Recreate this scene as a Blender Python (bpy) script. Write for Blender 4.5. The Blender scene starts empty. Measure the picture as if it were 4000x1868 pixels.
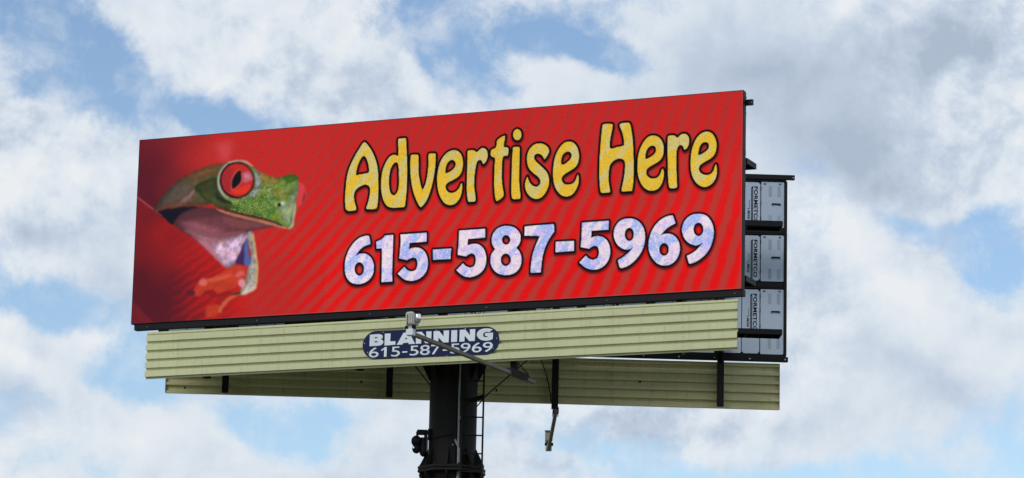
# LED billboard on a single steel column under a broken summer sky
import bpy, bmesh, math, random
import numpy as np
from mathutils import Matrix, Vector
random.seed(5)
scene = bpy.context.scene
COL = scene.collection

# ------------------------------------------------------------------ camera
PITCH, ROLL = 0.2041, 0.0227
cam_data = bpy.data.cameras.new('camera')
cam_data.sensor_fit = 'HORIZONTAL'
cam_data.sensor_width = 36.0
cam_data.lens = 36.0 * 12832 / 4000
cam_data.clip_start, cam_data.clip_end = 0.1, 9000
cam = bpy.data.objects.new('camera', cam_data)
COL.objects.link(cam)
_f = Vector((0, math.cos(PITCH), math.sin(PITCH)))
_u = Vector((0, -math.sin(PITCH), math.cos(PITCH)))
_r = Vector((1, 0, 0))
_c, _s = math.cos(ROLL), math.sin(ROLL)
right, up = _c * _r + _s * _u, -_s * _r + _c * _u
M = Matrix((right, up, -_f)).transposed().to_4x4()
M.translation = (0, 0, 1.6)
cam.matrix_world = M
scene.camera = cam

# ------------------------------------------------------------------ sky and light
SUN_EL, SUN_AZ = 40.0, 218.0            # degrees; azimuth clockwise from +Y
# cloud banks and gaps: azimuth, elevation, half-widths in degrees, turn, weight
COVER=[(-7.6,14.53,2.08,0.83,-50,-1.4),(-5.66,13.86,2.63,0.66,-5,-1.1),(-8.41,13.94,1.25,0.62,0,-0.8),(-8.96,15.0,0.62,0.42,0,-0.45),(-1.54,15.4,0.76,0.83,0,-0.9),(-0.92,14.8,1.11,0.69,-30,-0.8),(0.94,15.19,1.8,0.62,-10,-0.9),(1.94,14.99,0.97,0.42,0,-0.7),(-0.12,14.47,1.66,0.42,-10,-0.35),(-7.91,10.29,1.8,0.62,-10,-1.1),(-6.65,9.41,0.97,0.83,0,-1.0),(-6.13,8.74,1.04,0.42,0,-0.5),(-4.38,8.22,1.39,0.59,-35,-0.8),(-3.39,7.88,0.97,0.49,-35,-0.6),(-2.78,8.31,1.11,0.49,0,-0.4),(8.31,11.49,1.18,0.76,-40,-1.5),(6.99,12.05,0.83,0.42,-20,-1.0),(7.76,11.77,0.62,0.28,-10,-0.5),(4.7,7.46,3.88,0.52,0,-1.2),(1.91,8.14,2.36,0.49,0,-0.3),(-0.19,8.31,1.59,0.62,0,-0.25),(-5.28,14.92,3.47,0.76,-15,0.6),(-2.47,13.99,3.61,1.04,-25,0.55),(3.59,14.67,2.91,1.53,0,0.5),(6.78,13.84,3.61,2.08,0,0.6),(-8.06,12.58,2.63,1.11,0,0.6),(-7.87,11.56,2.5,0.69,0,0.4),(-7.35,9.66,0.97,0.59,0,0.5),(-7.94,8.95,2.5,0.83,-30,0.5),(-5.96,7.86,2.63,0.66,-10,0.55),(6.08,10.05,3.33,2.01,0,0.9),(2.94,9.33,2.77,1.39,0,0.5)]
SHADE=[(8.06,15.0,2.36,0.97,20,-0.9),(6.08,13.22,2.29,0.83,-20,-0.65),(4.66,14.67,2.29,0.97,0,-0.45),(-3.19,14.28,1.66,0.49,-20,-0.05),(7.81,9.09,1.8,0.69,-30,-0.4),(-8.47,8.58,1.39,0.49,0,-0.4),(-4.33,14.27,1.11,0.35,0,-0.1),(-5.02,8.79,1.11,0.42,0,-0.3),(3.3,8.44,2.43,0.49,0,-0.3),(7.13,12.05,2.08,0.49,-20,-0.2),(-6.7,10.51,1.11,0.42,0,-0.3),(-5.42,14.92,2.29,0.69,-20,0.5),(-2.51,15.38,2.77,0.76,0,0.4),(5.52,12.05,1.18,0.83,0,0.75),(6.78,10.88,1.94,0.69,-40,0.7),(3.99,9.97,2.36,0.62,0,0.4),(-7.37,12.69,2.5,0.9,0,0.45),(-7.08,9.81,0.83,0.52,0,0.5),(-8.37,9.2,1.25,0.49,-30,0.5),(0.5,8.81,2.36,0.55,0,0.35),(5.39,9.29,1.39,0.49,0,0.3),(-6.23,7.92,1.39,0.42,0,0.35),(-1.76,14.09,1.39,0.62,0,0.2),(5.86,15.84,0.55,0.35,0,0.5)]
world = bpy.data.worlds.new('World')
scene.world = world
world.use_nodes = True
wt = world.node_tree
wt.nodes.clear()

class NT:
    """small helper to wire node trees"""
    def __init__(self, t): self.t = t
    def n(self, kind, ins=None, **props):
        nd = self.t.nodes.new(kind)
        for k, v in props.items(): setattr(nd, k, v)
        for k, v in (ins or {}).items(): self.put(nd.inputs[k], v)
        return nd
    def put(self, sock, v):
        if isinstance(v, bpy.types.NodeSocket): self.t.links.new(v, sock)
        elif isinstance(v, bpy.types.Node): self.t.links.new(v.outputs[0], sock)
        else: sock.default_value = v
    def math(self, op, a, b=0.0, c=0.0, clamp=False):
        return self.n('ShaderNodeMath', {0: a, 1: b, 2: c}, operation=op, use_clamp=clamp).outputs[0]
    def vmath(self, op, a, b=(0, 0, 0)):
        return self.n('ShaderNodeVectorMath', {0: a, 1: b}, operation=op)
    def smooth(self, v, a, b, lo=0.0, hi=1.0):
        return self.n('ShaderNodeMapRange', {0: v, 1: a, 2: b, 3: lo, 4: hi}, interpolation_type='SMOOTHSTEP').outputs[0]
    def mix(self, fac, a, b):
        nd = self.n('ShaderNodeMix', data_type='RGBA')
        self.put(nd.inputs[0], fac); self.put(nd.inputs[6], a); self.put(nd.inputs[7], b)
        return nd.outputs[2]
    def noise(self, vec, scale, detail=6.0, rough=0.55, dist=0.0):
        nd = self.n('ShaderNodeTexNoise', {'Scale': scale, 'Detail': detail, 'Roughness': rough, 'Distortion': dist})
        if vec is not None: self.put(nd.inputs['Vector'], vec)
        return nd.outputs[0]

w = NT(wt)
gen = w.n('ShaderNodeTexCoord').outputs['Generated']
dirn = w.vmath('NORMALIZE', gen).outputs[0]
sep = w.n('ShaderNodeSeparateXYZ', {0: dirn})
az = w.math('MULTIPLY', w.math('ARCTAN2', sep.outputs[0], sep.outputs[1]), 57.29578)
el = w.math('MULTIPLY', w.math('ARCSINE', sep.outputs[2]), 57.29578)
# bend the layout a little so that cloud banks are never ellipses
wob = w.n('ShaderNodeTexNoise', {'Vector': dirn, 'Scale': 22.0, 'Detail': 5.0, 'Roughness': 0.6})
wv = w.vmath('MULTIPLY', w.vmath('SUBTRACT', wob.outputs['Color'], (0.5, 0.5, 0.5)).outputs[0], (1.8, 1.4, 0.0)).outputs[0]
azel = w.vmath('ADD', w.n('ShaderNodeCombineXYZ', {0: az, 1: el, 2: 0.0}).outputs[0], wv).outputs[0]
def banks(rows):
    tot = None
    for a, e, ra, re, ang, wt_ in rows:
        mp = w.n('ShaderNodeMapping', {'Vector': azel, 'Location': (a, e, 0), 'Rotation': (0, 0, math.radians(ang)), 'Scale': (ra * 1.35, re * 1.4, 1)}, vector_type='TEXTURE')
        g = w.n('ShaderNodeTexGradient', {0: mp.outputs[0]}, gradient_type='QUADRATIC_SPHERE')
        tot = w.math('MULTIPLY_ADD', g.outputs[1], wt_, 0.0 if tot is None else tot)
    return tot
# fractal cloud texture, warped
warp = w.n('ShaderNodeTexNoise', {'Vector': dirn, 'Scale': 24.0, 'Detail': 2.0, 'Roughness': 0.5})
wdir = w.vmath('ADD', dirn, w.vmath('MULTIPLY', w.vmath('SUBTRACT', warp.outputs['Color'], (0.5, 0.5, 0.5)).outputs[0], (0.012, 0.012, 0.012)).outputs[0]).outputs[0]
lit_dir = w.vmath('ADD', wdir, (-0.0032, 0.0, 0.0055)).outputs[0]
fine = w.noise(wdir, 28.0, 11.0, 0.645)
puff = w.noise(wdir, 30.0, 6.0, 0.60)
puff_lit = w.noise(lit_dir, 30.0, 6.0, 0.60)
cover = banks(COVER)
dens = w.math('MULTIPLY_ADD', w.math('SUBTRACT', fine, 0.5), 2.9, w.math('MULTIPLY', cover, 1.15))
dens = w.math('ADD', dens, 0.20)
mask = w.smooth(dens, -0.40, 0.31, 0.0, 0.985)
calm = w.noise(dirn, 7.0, 1.0, 0.5)
crisp = w.smooth(calm, 0.40, 0.62, 0.25, 1.0)
veil = w.smooth(w.noise(dirn, 46.0, 8.0, 0.60, 0.25), 0.46, 0.74, 0.0, 0.62)
mask = w.math('SUBTRACT', 1.0, w.math('MULTIPLY', w.math('SUBTRACT', 1.0, mask), w.math('SUBTRACT', 1.0, veil)))
relief = w.math('MULTIPLY', w.math('MULTIPLY', w.math('SUBTRACT', puff, puff_lit), 3.2), crisp)
wide = w.noise(wdir, 11.0, 2.0, 0.5)
lum = w.math('ADD', w.math('MULTIPLY_ADD', wide, 0.75, 0.27), banks(SHADE))
lum = w.math('ADD', lum, relief)
lum = w.math('MULTIPLY_ADD', w.math('MULTIPLY', w.math('SUBTRACT', fine, 0.5), crisp), 0.45, lum)
lum = w.math('MULTIPLY_ADD', w.smooth(dens, 0.05, 1.1), -0.20, lum)
ramp = w.n('ShaderNodeValToRGB', {0: lum})
cr = ramp.color_ramp
cr.elements[0].position, cr.elements[0].color = 0.0, (0.42, 0.50, 0.62, 1)
cr.elements[1].position, cr.elements[1].color = 1.0, (0.83, 0.86, 0.89, 1)
e_ = cr.elements.new(0.35); e_.color = (0.54, 0.625, 0.745, 1)
e_ = cr.elements.new(0.65); e_.color = (0.71, 0.775, 0.85, 1)
sky = w.n('ShaderNodeTexSky', sky_type='NISHITA', sun_disc=False, sun_elevation=math.radians(SUN_EL),
          sun_rotation=math.radians(SUN_AZ), air_density=1.0, dust_density=0.3, ozone_density=2.2)
bg_blue = w.n('ShaderNodeBackground', {0: sky.outputs[0], 1: 0.13})
bg_cloud = w.n('ShaderNodeBackground', {0: ramp.outputs[0], 1: 1.0})
mixs = w.n('ShaderNodeMixShader', {0: mask, 1: bg_blue.outputs[0], 2: bg_cloud.outputs[0]})
w.n('ShaderNodeOutputWorld', {0: mixs.outputs[0]})
world.cycles.sampling_method = 'MANUAL'
world.cycles.sample_map_resolution = 512

sun_data = bpy.data.lights.new('sun', 'SUN')
sun_data.energy, sun_data.angle, sun_data.color = 1.15, math.radians(20), (1.0, 0.955, 0.88)
sun = bpy.data.objects.new('sun', sun_data)
COL.objects.link(sun)
_d = Vector((math.sin(math.radians(SUN_AZ)) * math.cos(math.radians(SUN_EL)), math.cos(math.radians(SUN_AZ)) * math.cos(math.radians(SUN_EL)), math.sin(math.radians(SUN_EL))))
sun.location = _d * 100
sun.rotation_euler = _d.to_track_quat('Z', 'Y').to_euler()

vs = scene.view_settings
vs.view_transform, vs.look, vs.gamma, vs.use_curve_mapping = 'Standard', 'None', 1.0, False
vs.exposure = 0.0
scene.cycles.max_bounces = 5
scene.cycles.diffuse_bounces = 3

# ------------------------------------------------------------------ helpers
def lin(c): return tuple(((v / 255 / 12.92) if v / 255 <= 0.04045 else ((v / 255 + 0.055) / 1.055) ** 2.4) for v in c)

def material(name, color, rough=0.5, metal=0.0, vary=0.12, scale=3.0, streak=0.0, dirt=None, spec=0.5, bump=0.0):
    """procedural paint or metal: base colour with mottling, vertical run-off streaks and dirt"""
    m = bpy.data.materials.new(name)
    m.use_nodes = True
    t = NT(m.node_tree)
    m.node_tree.nodes.clear()
    oc = t.n('ShaderNodeTexCoord').outputs['Object']
    n1 = t.noise(oc, scale, 8.0, 0.6)
    fac = t.math('MULTIPLY_ADD', t.math('SUBTRACT', n1, 0.5), 2.0 * vary, 1.0)
    fac = t.math('MULTIPLY', fac, t.math('MULTIPLY_ADD', t.n('ShaderNodeObjectInfo').outputs['Random'], 0.14, 0.93))
    col = t.n('ShaderNodeVectorMath', {0: color, 3: fac}, operation='SCALE').outputs[0]
    rg = t.math('MULTIPLY_ADD', n1, 0.25, rough - 0.12, clamp=True)
    if streak:
        st = t.n('ShaderNodeMapping', {'Vector': oc, 'Scale': (9.0, 9.0, 0.7)})
        ns = t.noise(st.outputs[0], 1.6, 6.0, 0.65)
        col = t.mix(t.smooth(ns, 0.5, 0.8, 0.0, streak), col, (*(dirt or tuple(c * 0.45 for c in color)), 1))
        sp = t.noise(oc, 42.0, 2.0, 0.5)
        col = t.mix(t.smooth(sp, 0.68, 0.76, 0.0, streak * 1.2), col, (*(dirt or tuple(c * 0.4 for c in color)), 1))
    b = t.n('ShaderNodeBsdfPrincipled', {'Base Color': col, 'Roughness': rg, 'Metallic': metal, 'Specular IOR Level': spec})
    if bump:
        bn = t.n('ShaderNodeBump', {'Height': t.noise(oc, scale * 6, 6.0, 0.6), 'Strength': bump, 'Distance': 0.01})
        t.put(b.inputs['Normal'], bn.outputs[0])
    t.n('ShaderNodeOutputMaterial', {0: b.outputs[0]})
    return m

MAT = dict(
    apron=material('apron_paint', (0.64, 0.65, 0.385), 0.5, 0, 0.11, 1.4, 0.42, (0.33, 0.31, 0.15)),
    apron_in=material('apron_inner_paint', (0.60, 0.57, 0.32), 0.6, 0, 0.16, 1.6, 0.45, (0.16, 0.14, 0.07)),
    black=material('black_steel_paint', (0.008, 0.008, 0.010), 0.55, 0, 0.25, 5.0, 0.0, spec=0.2),
    column=material('column_paint', (0.0075, 0.0062, 0.0065), 0.6, 0, 0.35, 3.5, 0.5, (0.024, 0.015, 0.011), spec=0.22, bump=0.15),
    panel=material('cabinet_panel_grey', (0.46, 0.55, 0.68), 0.45, 0, 0.06, 2.0, 0.25, (0.36, 0.43, 0.54)),
    vent=material('perforated_vent_grey', (0.31, 0.38, 0.48), 0.6, 0, 0.2, 60.0),
    ink=material('black_print', (0.005, 0.006, 0.014), 0.6, 0, 0.1, spec=0.15),
    greyink=material('grey_print', (0.10, 0.12, 0.16), 0.5, 0, 0.1),
    navy=material('navy_sign_paint', (0.008, 0.014, 0.066), 0.5, 0, 0.15, 3.0, 0.1, spec=0.2),
    white=material('white_vinyl', (0.74, 0.80, 0.86), 0.45, 0, 0.05, 4.0, 0.08),
    galv=material('galvanised_steel', (0.20, 0.19, 0.175), 0.5, 0.35, 0.25, 7.0, 0.3, (0.09, 0.08, 0.07)),
    cast=material('cast_lamp_grey', (0.56, 0.55, 0.50), 0.5, 0.0, 0.15, 9.0, 0.25),
    plastic=material('black_plastic', (0.006, 0.007, 0.010), 0.5, 0, 0.1, 6.0, spec=0.15),
    pvc=material('grey_conduit', (0.30, 0.33, 0.35), 0.5, 0, 0.2, 6.0, 0.3),
    bolt=material('zinc_bolt', (0.62, 0.62, 0.62), 0.3, 0.7, 0.1, 8.0),
    rust=material('rusty_edge', (0.20, 0.10, 0.06), 0.8, 0, 0.3, 12.0),
    grass=material('grass_ground', (0.085, 0.092, 0.045), 0.95, 0, 0.35, 0.4, 0.0, spec=0.1),
    asphalt=material('screen_back', (0.02, 0.02, 0.022), 0.6, 0, 0.2, 4.0),
)
def lens_material():
    m = bpy.data.materials.new('lamp_lens')
    m.use_nodes = True
    t = NT(m.node_tree); m.node_tree.nodes.clear()
    oc = t.n('ShaderNodeTexCoord').outputs['Object']
    rg = t.math('MULTIPLY_ADD', t.noise(oc, 14.0, 3.0), 0.10, 0.05)
    b = t.n('ShaderNodeBsdfPrincipled', {'Base Color': (0.92, 0.94, 0.96, 1), 'Roughness': rg, 'Metallic': 0.85})
    t.n('ShaderNodeOutputMaterial', {0: b.outputs[0]})
    return m
MAT['lens'] = lens_material()

class MB:
    """collects shapes, then links them as ONE mesh object"""
    def __init__(self): self.v, self.f = [], []
    def add(self, vs_, fs_):
        o = len(self.v); self.v += [tuple(p) for p in vs_]; self.f += [tuple(i + o for i in q) for q in fs_]; return self
    def box(self, x0, x1, y0, y1, z0, z1):
        return self.add([(x0, y0, z0), (x1, y0, z0), (x1, y1, z0), (x0, y1, z0), (x0, y0, z1), (x1, y0, z1), (x1, y1, z1), (x0, y1, z1)],
                        [(0, 3, 2, 1), (4, 5, 6, 7), (0, 1, 5, 4), (1, 2, 6, 5), (2, 3, 7, 6), (3, 0, 4, 7)])
    def prism(self, pts, d):
        """closed polygon pts (3-D, one plane) swept by vector d"""
        n = len(pts); d = Vector(d)
        vs_ = [Vector(p) for p in pts] + [Vector(p) + d for p in pts]
        return self.add(vs_, [tuple(range(n))[::-1], tuple(range(n, 2 * n))] + [(i, (i + 1) % n, n + (i + 1) % n, n + i) for i in range(n)])
    def tube(self, p0, p1, r0, r1=None, n=12):
        p0, p1 = Vector(p0), Vector(p1); r1 = r0 if r1 is None else r1
        ax = (p1 - p0).normalized(); a = ax.orthogonal().normalized(); b = ax.cross(a)
        ring = [a * math.cos(2 * math.pi * i / n) + b * math.sin(2 * math.pi * i / n) for i in range(n)]
        vs_ = [p0 + q * r0 for q in ring] + [p1 + q * r1 for q in ring]
        return self.add(vs_, [tuple(range(n))[::-1], tuple(range(n, 2 * n))] + [(i, (i + 1) % n, n + (i + 1) % n, n + i) for i in range(n)])
    def beam(self, p0, p1, w_, h_):
        p0, p1 = Vector(p0), Vector(p1); ax = (p1 - p0).normalized()
        s = ax.cross(Vector((0, 0, 1))).normalized() * (w_ / 2); t = s.cross(ax).normalized() * (h_ / 2)
        return self.prism([p0 - s - t, p0 + s - t, p0 + s + t, p0 - s + t], p1 - p0)
    def path(self, pts, r, n=8):
        """continuous round bar along a polyline"""
        pts = [Vector(p) for p in pts]; rings = []
        ref = Vector((0.31, 0.2, 0.93))
        for i, p in enumerate(pts):
            t = (pts[min(i + 1, len(pts) - 1)] - pts[max(i - 1, 0)]).normalized()
            a = t.cross(ref).normalized(); b = t.cross(a)
            rings.append([p + (a * math.cos(2 * math.pi * k / n) + b * math.sin(2 * math.pi * k / n)) * r for k in range(n)])
        vs_ = [q for g in rings for q in g]; fs_ = [tuple(range(n))[::-1], tuple(range((len(pts) - 1) * n, len(pts) * n))]
        for i in range(len(pts) - 1):
            fs_ += [(i * n + k, i * n + (k + 1) % n, (i + 1) * n + (k + 1) % n, (i + 1) * n + k) for k in range(n)]
        return self.add(vs_, fs_)
    def ball(self, c, rx, ry, rz, n=20, m=12):
        c = Vector(c); vs_ = [c + Vector((0, 0, rz))]; fs_ = []
        for j in range(1, m):
            th = math.pi * j / m
            vs_ += [c + Vector((rx * math.sin(th) * math.cos(2 * math.pi * i / n), ry * math.sin(th) * math.sin(2 * math.pi * i / n), rz * math.cos(th))) for i in range(n)]
        vs_.append(c - Vector((0, 0, rz)))
        fs_ += [(0, 1 + i, 1 + (i + 1) % n) for i in range(n)]
        for j in range(m - 2):
            fs_ += [(1 + j * n + i, 1 + (j + 1) * n + i, 1 + (j + 1) * n + (i + 1) % n, 1 + j * n + (i + 1) % n) for i in range(n)]
        L_ = len(vs_) - 1; o = 1 + (m - 2) * n
        fs_ += [(L_, o + (i + 1) % n, o + i) for i in range(n)]
        return self.add(vs_, fs_)
    def mesh(self, name, m, smooth=False, bevel=0.0):
        me = bpy.data.meshes.new(name)
        me.from_pydata(self.v, [], self.f); me.update()
        bm = bmesh.new(); bm.from_mesh(me); bmesh.ops.recalc_face_normals(bm, faces=bm.faces)
        if bevel: bmesh.ops.bevel(bm, geom=[e for e in bm.edges if e.is_manifold and e.calc_face_angle(0) > 0.5], offset=bevel, segments=2, affect='EDGES', clamp_overlap=True)
        if smooth:
            for fc in bm.faces: fc.smooth = True
            for e in bm.edges: e.smooth = not (e.is_manifold and e.calc_face_angle(0) > 0.6)
        bm.to_mesh(me); bm.free()
        me.materials.append(MAT[m] if isinstance(m, str) else m)
        return me
    def build(self, name, m, parent=None, smooth=False, bevel=0.0):
        return link(name, self.mesh(name, m, smooth, bevel), parent)

def link(name, me, parent=None, loc=None):
    o = bpy.data.objects.new(name, me); COL.objects.link(o)
    if parent is not None: o.parent = parent
    if loc is not None: o.location = loc
    return o
def tag(o, label, cat, group=None):
    o['label'], o['category'] = label, cat
    if group: o['group'] = group
    return o
def thing(name, label, cat, loc=(0, 0, 0), rotz=0.0, group=None):
    o = link(name, None); o.location = loc; o.rotation_euler = (0, 0, rotz); o.empty_display_size = 0.3
    return tag(o, label, cat, group)

def curve_mesh(name, polys, depth, m):
    """flat letter shapes with holes, in the XZ plane, front towards -Y"""
    cu = bpy.data.curves.new(name, 'CURVE'); cu.dimensions = '2D'; cu.fill_mode = 'BOTH'; cu.extrude = depth / 2
    for p in polys:
        sp = cu.splines.new('POLY'); sp.points.add(len(p) - 1); sp.use_cyclic_u = True
        for i, (a, b) in enumerate(p): sp.points[i].co = (a, b, 0, 1)
    return from_curve(name, cu, m)
def from_curve(name, cu, m):
    tmp = bpy.data.objects.new('tmp', cu); COL.objects.link(tmp)
    me = bpy.data.meshes.new_from_object(tmp.evaluated_get(bpy.context.evaluated_depsgraph_get()))
    bpy.data.objects.remove(tmp); bpy.data.curves.remove(cu)
    me.name = name
    me.transform(Matrix.Rotation(math.radians(90), 4, 'X'))
    me.materials.clear(); me.materials.append(MAT[m])
    return me
def text_mesh(name, txt, w_, h_, m, depth=0.004, bold=0.0, spacing=1.0, shear=0.0):
    """lettering scaled to the box w_ x h_, lower left corner at the origin, in the XZ plane"""
    cu = bpy.data.curves.new(name, 'FONT'); cu.body = txt; cu.size = 1.0; cu.offset = bold; cu.space_character = spacing; cu.shear = shear
    cu.extrude = 0.01
    me = from_curve(name, cu, m)
    co = np.empty(len(me.vertices) * 3, np.float32); me.vertices.foreach_get('co', co); co = co.reshape(-1, 3)
    lo, hi = co.min(0), co.max(0)
    co[:, 0] = (co[:, 0] - lo[0]) / (hi[0] - lo[0]) * w_
    co[:, 2] = (co[:, 2] - lo[2]) / (hi[2] - lo[2]) * h_
    co[:, 1] = (co[:, 1] - lo[1]) / (hi[1] - lo[1]) * depth - depth
    me.vertices.foreach_set('co', co.ravel()); me.update()
    return me

# ------------------------------------------------------------------ site frames
# front face: u runs left to right along the face, local +y runs away from the street
FRONT, F_ROT = (-6.4341, 55.0197), -0.413
REAR, R_ROT = (-6.108, 56.2688), 0.0335
WIDE, TALL = 10.97, 3.2
Z_SCREEN, Z_RAIL, Z_APRON, Z_APRON_TOP = 11.3691, 11.2517, 10.396, 11.196
def front_pt(u, y, z):
    return Vector((FRONT[0] + u * math.cos(F_ROT) - y * math.sin(F_ROT), FRONT[1] + u * math.sin(F_ROT) + y * math.cos(F_ROT), z))
def rear_pt(u, y, z):
    return Vector((REAR[0] + u * math.cos(R_ROT) - y * math.sin(R_ROT), REAR[1] + u * math.sin(R_ROT) + y * math.cos(R_ROT), z))
POLE = (-0.92, 54.5)

# ------------------------------------------------------------------ ground
g = MB()
N_ = 24
pts = [(-2000 + 4000 * i / N_, -1500 + 4000 * j / N_, 0.0) for j in range(N_ + 1) for i in range(N_ + 1)]
g.add(pts, [(j * (N_ + 1) + i, j * (N_ + 1) + i + 1, (j + 1) * (N_ + 1) + i + 1, (j + 1) * (N_ + 1) + i) for j in range(N_) for i in range(N_)])
ground = g.build('ground', 'grass'); ground['kind'] = 'structure'

# ------------------------------------------------------------------ steel column
px, py = POLE
mono = thing('monopole', 'thick dark brown round steel column carrying the whole billboard', 'pole', (px, py, 0))
MB().tube((0, 0, 0.0), (0, 0, 10.96), 0.402, 0.400, 64).build('column', 'column', mono, True)
def octagon(r, z, t, ph=0.25):
    return MB().prism([(r * math.cos(ph + math.pi * k / 4), r * math.sin(ph + math.pi * k / 4), z) for k in range(8)], (0, 0, t))
octagon(0.585, 8.905, 0.045).build('flange', 'column', mono, bevel=0.006)
octagon(0.585, 8.85, 0.045).build('flange', 'column', mono, bevel=0.006)
octagon(0.72, 0.0, 0.06).build('base_plate', 'column', mono, bevel=0.006)
octagon(0.66, 10.94, 0.06).build('head_plate', 'column', mono, bevel=0.006)
def gusset(a, pts, t=0.022):
    ca, sa = math.cos(a), math.sin(a); d = Vector((-sa, ca, 0)) * t
    return MB().prism([Vector((r * ca, r * sa, z)) - d / 2 for r, z in pts], d)
for k in range(8):
    a = 0.25 + math.pi / 8 + math.pi * k / 4
    gusset(a, [(0.39, 8.949), (0.545, 8.949), (0.545, 8.99), (0.41, 9.26), (0.39, 9.26)]).build('gusset', 'column', mono)
    gusset(a, [(0.39, 8.851), (0.55, 8.851), (0.55, 8.81), (0.41, 8.50), (0.39, 8.50)]).build('gusset', 'column', mono)
    gusset(a + 0.2, [(0.39, 10.945), (0.60, 10.945), (0.53, 10.66), (0.415, 10.42), (0.39, 10.42)], 0.03).build('gusset', 'column', mono)
    aa = 0.25 + math.pi * k / 4
    b_ = MB()
    b_.tube((0.53 * math.cos(aa), 0.53 * math.sin(aa), 8.83), (0.53 * math.cos(aa), 0.53 * math.sin(aa), 8.985), 0.016, n=8)
    b_.tube((0.53 * math.cos(aa), 0.53 * math.sin(aa), 8.951), (0.53 * math.cos(aa), 0.53 * math.sin(aa), 8.972), 0.028, n=6)
    b_.build('bolt', 'column', mono)
MB().box(0.02, 0.06, -0.425, -0.392, 2.0, 10.90).build('cable_strap', 'column', mono)

# ------------------------------------------------------------------ ladder
lad = thing('ladder', 'narrow black steel ladder fixed to the front right of the column', 'ladder', (px + 0.33, 53.97, 2.4))
Z0 = 2.4
for sx in (-0.178, 0.178):
    MB().box(sx - 0.016, sx + 0.016, -0.03, 0.03, 0.0, 10.86 - Z0).build('stile', 'black', lad, bevel=0.003)
z = 9.119 - Z0 - 0.304 * 21
while z < 10.8 - Z0:
    if z > 0.1: MB().tube((-0.162, 0, z), (0.162, 0, z), 0.0125, n=8).build('rung', 'black', lad, True)
    z += 0.3045
for z in (0.6, 3.6, 6.3, 7.69):
    MB().box(-0.172, -0.15, 0.031, 0.16, z - 0.03, z + 0.03).build('standoff', 'black', lad)
    MB().beam((0.17, 0.03, z), (-0.02, 0.33, z - 0.02), 0.035, 0.07).build('standoff', 'black', lad)

# ------------------------------------------------------------------ conduit on the column
con = thing('conduit', 'thin light grey conduit running down the front of the column', 'conduit', (px, py, 0.4))
def cpath(zs): return [(0.108 + 0.006 * math.sin(z_ * 1.7) + 0.01 * (10.6 - z_) * 0.12 * -1, -0.425 - 0.004 * math.sin(z_ * 2.3), z_ - 0.4) for z_ in zs]
MB().path(cpath([0.4 + 0.35 * k for k in range(30)] + [10.9]), 0.0165, 8).build('pipe', 'pvc', con, True)
MB().path([(0.050, -0.405, 8.985), (0.062, -0.43, 8.95), (0.088, -0.447, 8.89), (0.128, -0.44, 8.80), (0.132, -0.438, 8.5), (0.126, -0.436, 8.2), (0.118, -0.436, 7.6)], 0.0165, 8).build('branch_pipe', 'pvc', con, True)
for z in (9.74, 8.74, 8.36, 6.0, 3.0):
    MB().tube((0.108, -0.426, z - 0.4 - 0.028), (0.108, -0.426, z - 0.4 + 0.028), 0.023, n=10).build('coupling', 'pvc', con, True)
MB().box(0.036, 0.056, -0.412, -0.396, 8.977, 8.997).build('clip', 'bolt', con)
MB().box(0.010, 0.028, -0.412, -0.398, 8.88, 8.897).build('clip', 'bolt', con)

# ------------------------------------------------------------------ black camera on the left of the column
cm = thing('security_camera', 'black round-headed camera bracketed to the left side of the column', 'camera', (px - 0.402, py - 0.13, 9.10))
k_ = 0.000735
def cxz(x, y): return ((x - 490) * k_, (700 - y) * k_ + 0.03)
def cbox(x0, x1, y0, y1, d0, d1):
    a, zt = cxz(x0, y0); b, zb = cxz(x1, y1); return MB().box(a, b, d0, d1, zb, zt)
cbox(478, 530, 90, 330, -0.07, 0.07).build('mount_plate', 'plastic', cm, bevel=0.006)
cbox(458, 480, 270, 620, -0.045, 0.045).build('back_plate', 'greyink', cm, bevel=0.004)
cbox(225, 482, 108, 225, -0.045, 0.045).build('arm', 'plastic', cm, bevel=0.012)
cbox(212, 262, 150, 262, -0.035, 0.035).build('yoke', 'plastic', cm, bevel=0.008)
cbox(395, 470, 205, 330, -0.03, 0.03).build('yoke', 'plastic', cm, bevel=0.008)
x_, z_ = cxz(222, 370)
MB().ball((x_, -0.01, z_), 0.086, 0.085, 0.095, 24, 14).build('camera_head', 'plastic', cm, True)
x2_, z2_ = cxz(228, 545)
MB().ball((x2_, -0.015, z2_), 0.072, 0.066, 0.082, 24, 14).build('lamp_pod', 'plastic', cm, True)
x3_, z3_ = cxz(392, 545)
MB().ball((x3_, 0.02, z3_ - 0.045), 0.070, 0.07, 0.085, 20, 12).tube((x3_, 0.02, z3_ - 0.04), (x3_, 0.02, z3_ + 0.19), 0.070, n=20).box(x3_ - 0.14, x3_, -0.03, 0.03, z3_ - 0.02, z3_ + 0.09).build('motor_housing', 'plastic', cm, True)
xl, zl = cxz(178, 525)
MB().tube((xl, -0.045, zl), (xl - 0.012, -0.082, zl - 0.004), 0.026, 0.022, 18).build('lens_barrel', 'plastic', cm, True)
MB().tube((xl - 0.0115, -0.080, zl - 0.004), (xl - 0.0125, -0.0845, zl - 0.004), 0.017, 0.016, 18).build('lens_glass', 'lens', cm, True)
MB().box(x_ - 0.075, x_ + 0.055, -0.088, -0.06, z_ - 0.03, z_ + 0.045).build('visor', 'plastic', cm, bevel=0.01)
MB().path([(0.01, -0.04, 0.33), (0.06, -0.14, 0.31), (0.16, -0.235, 0.315), (0.28, -0.285, 0.34), (0.42, -0.31, 0.36)], 0.006, 6).build('cable', 'plastic', cm, True)

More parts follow.
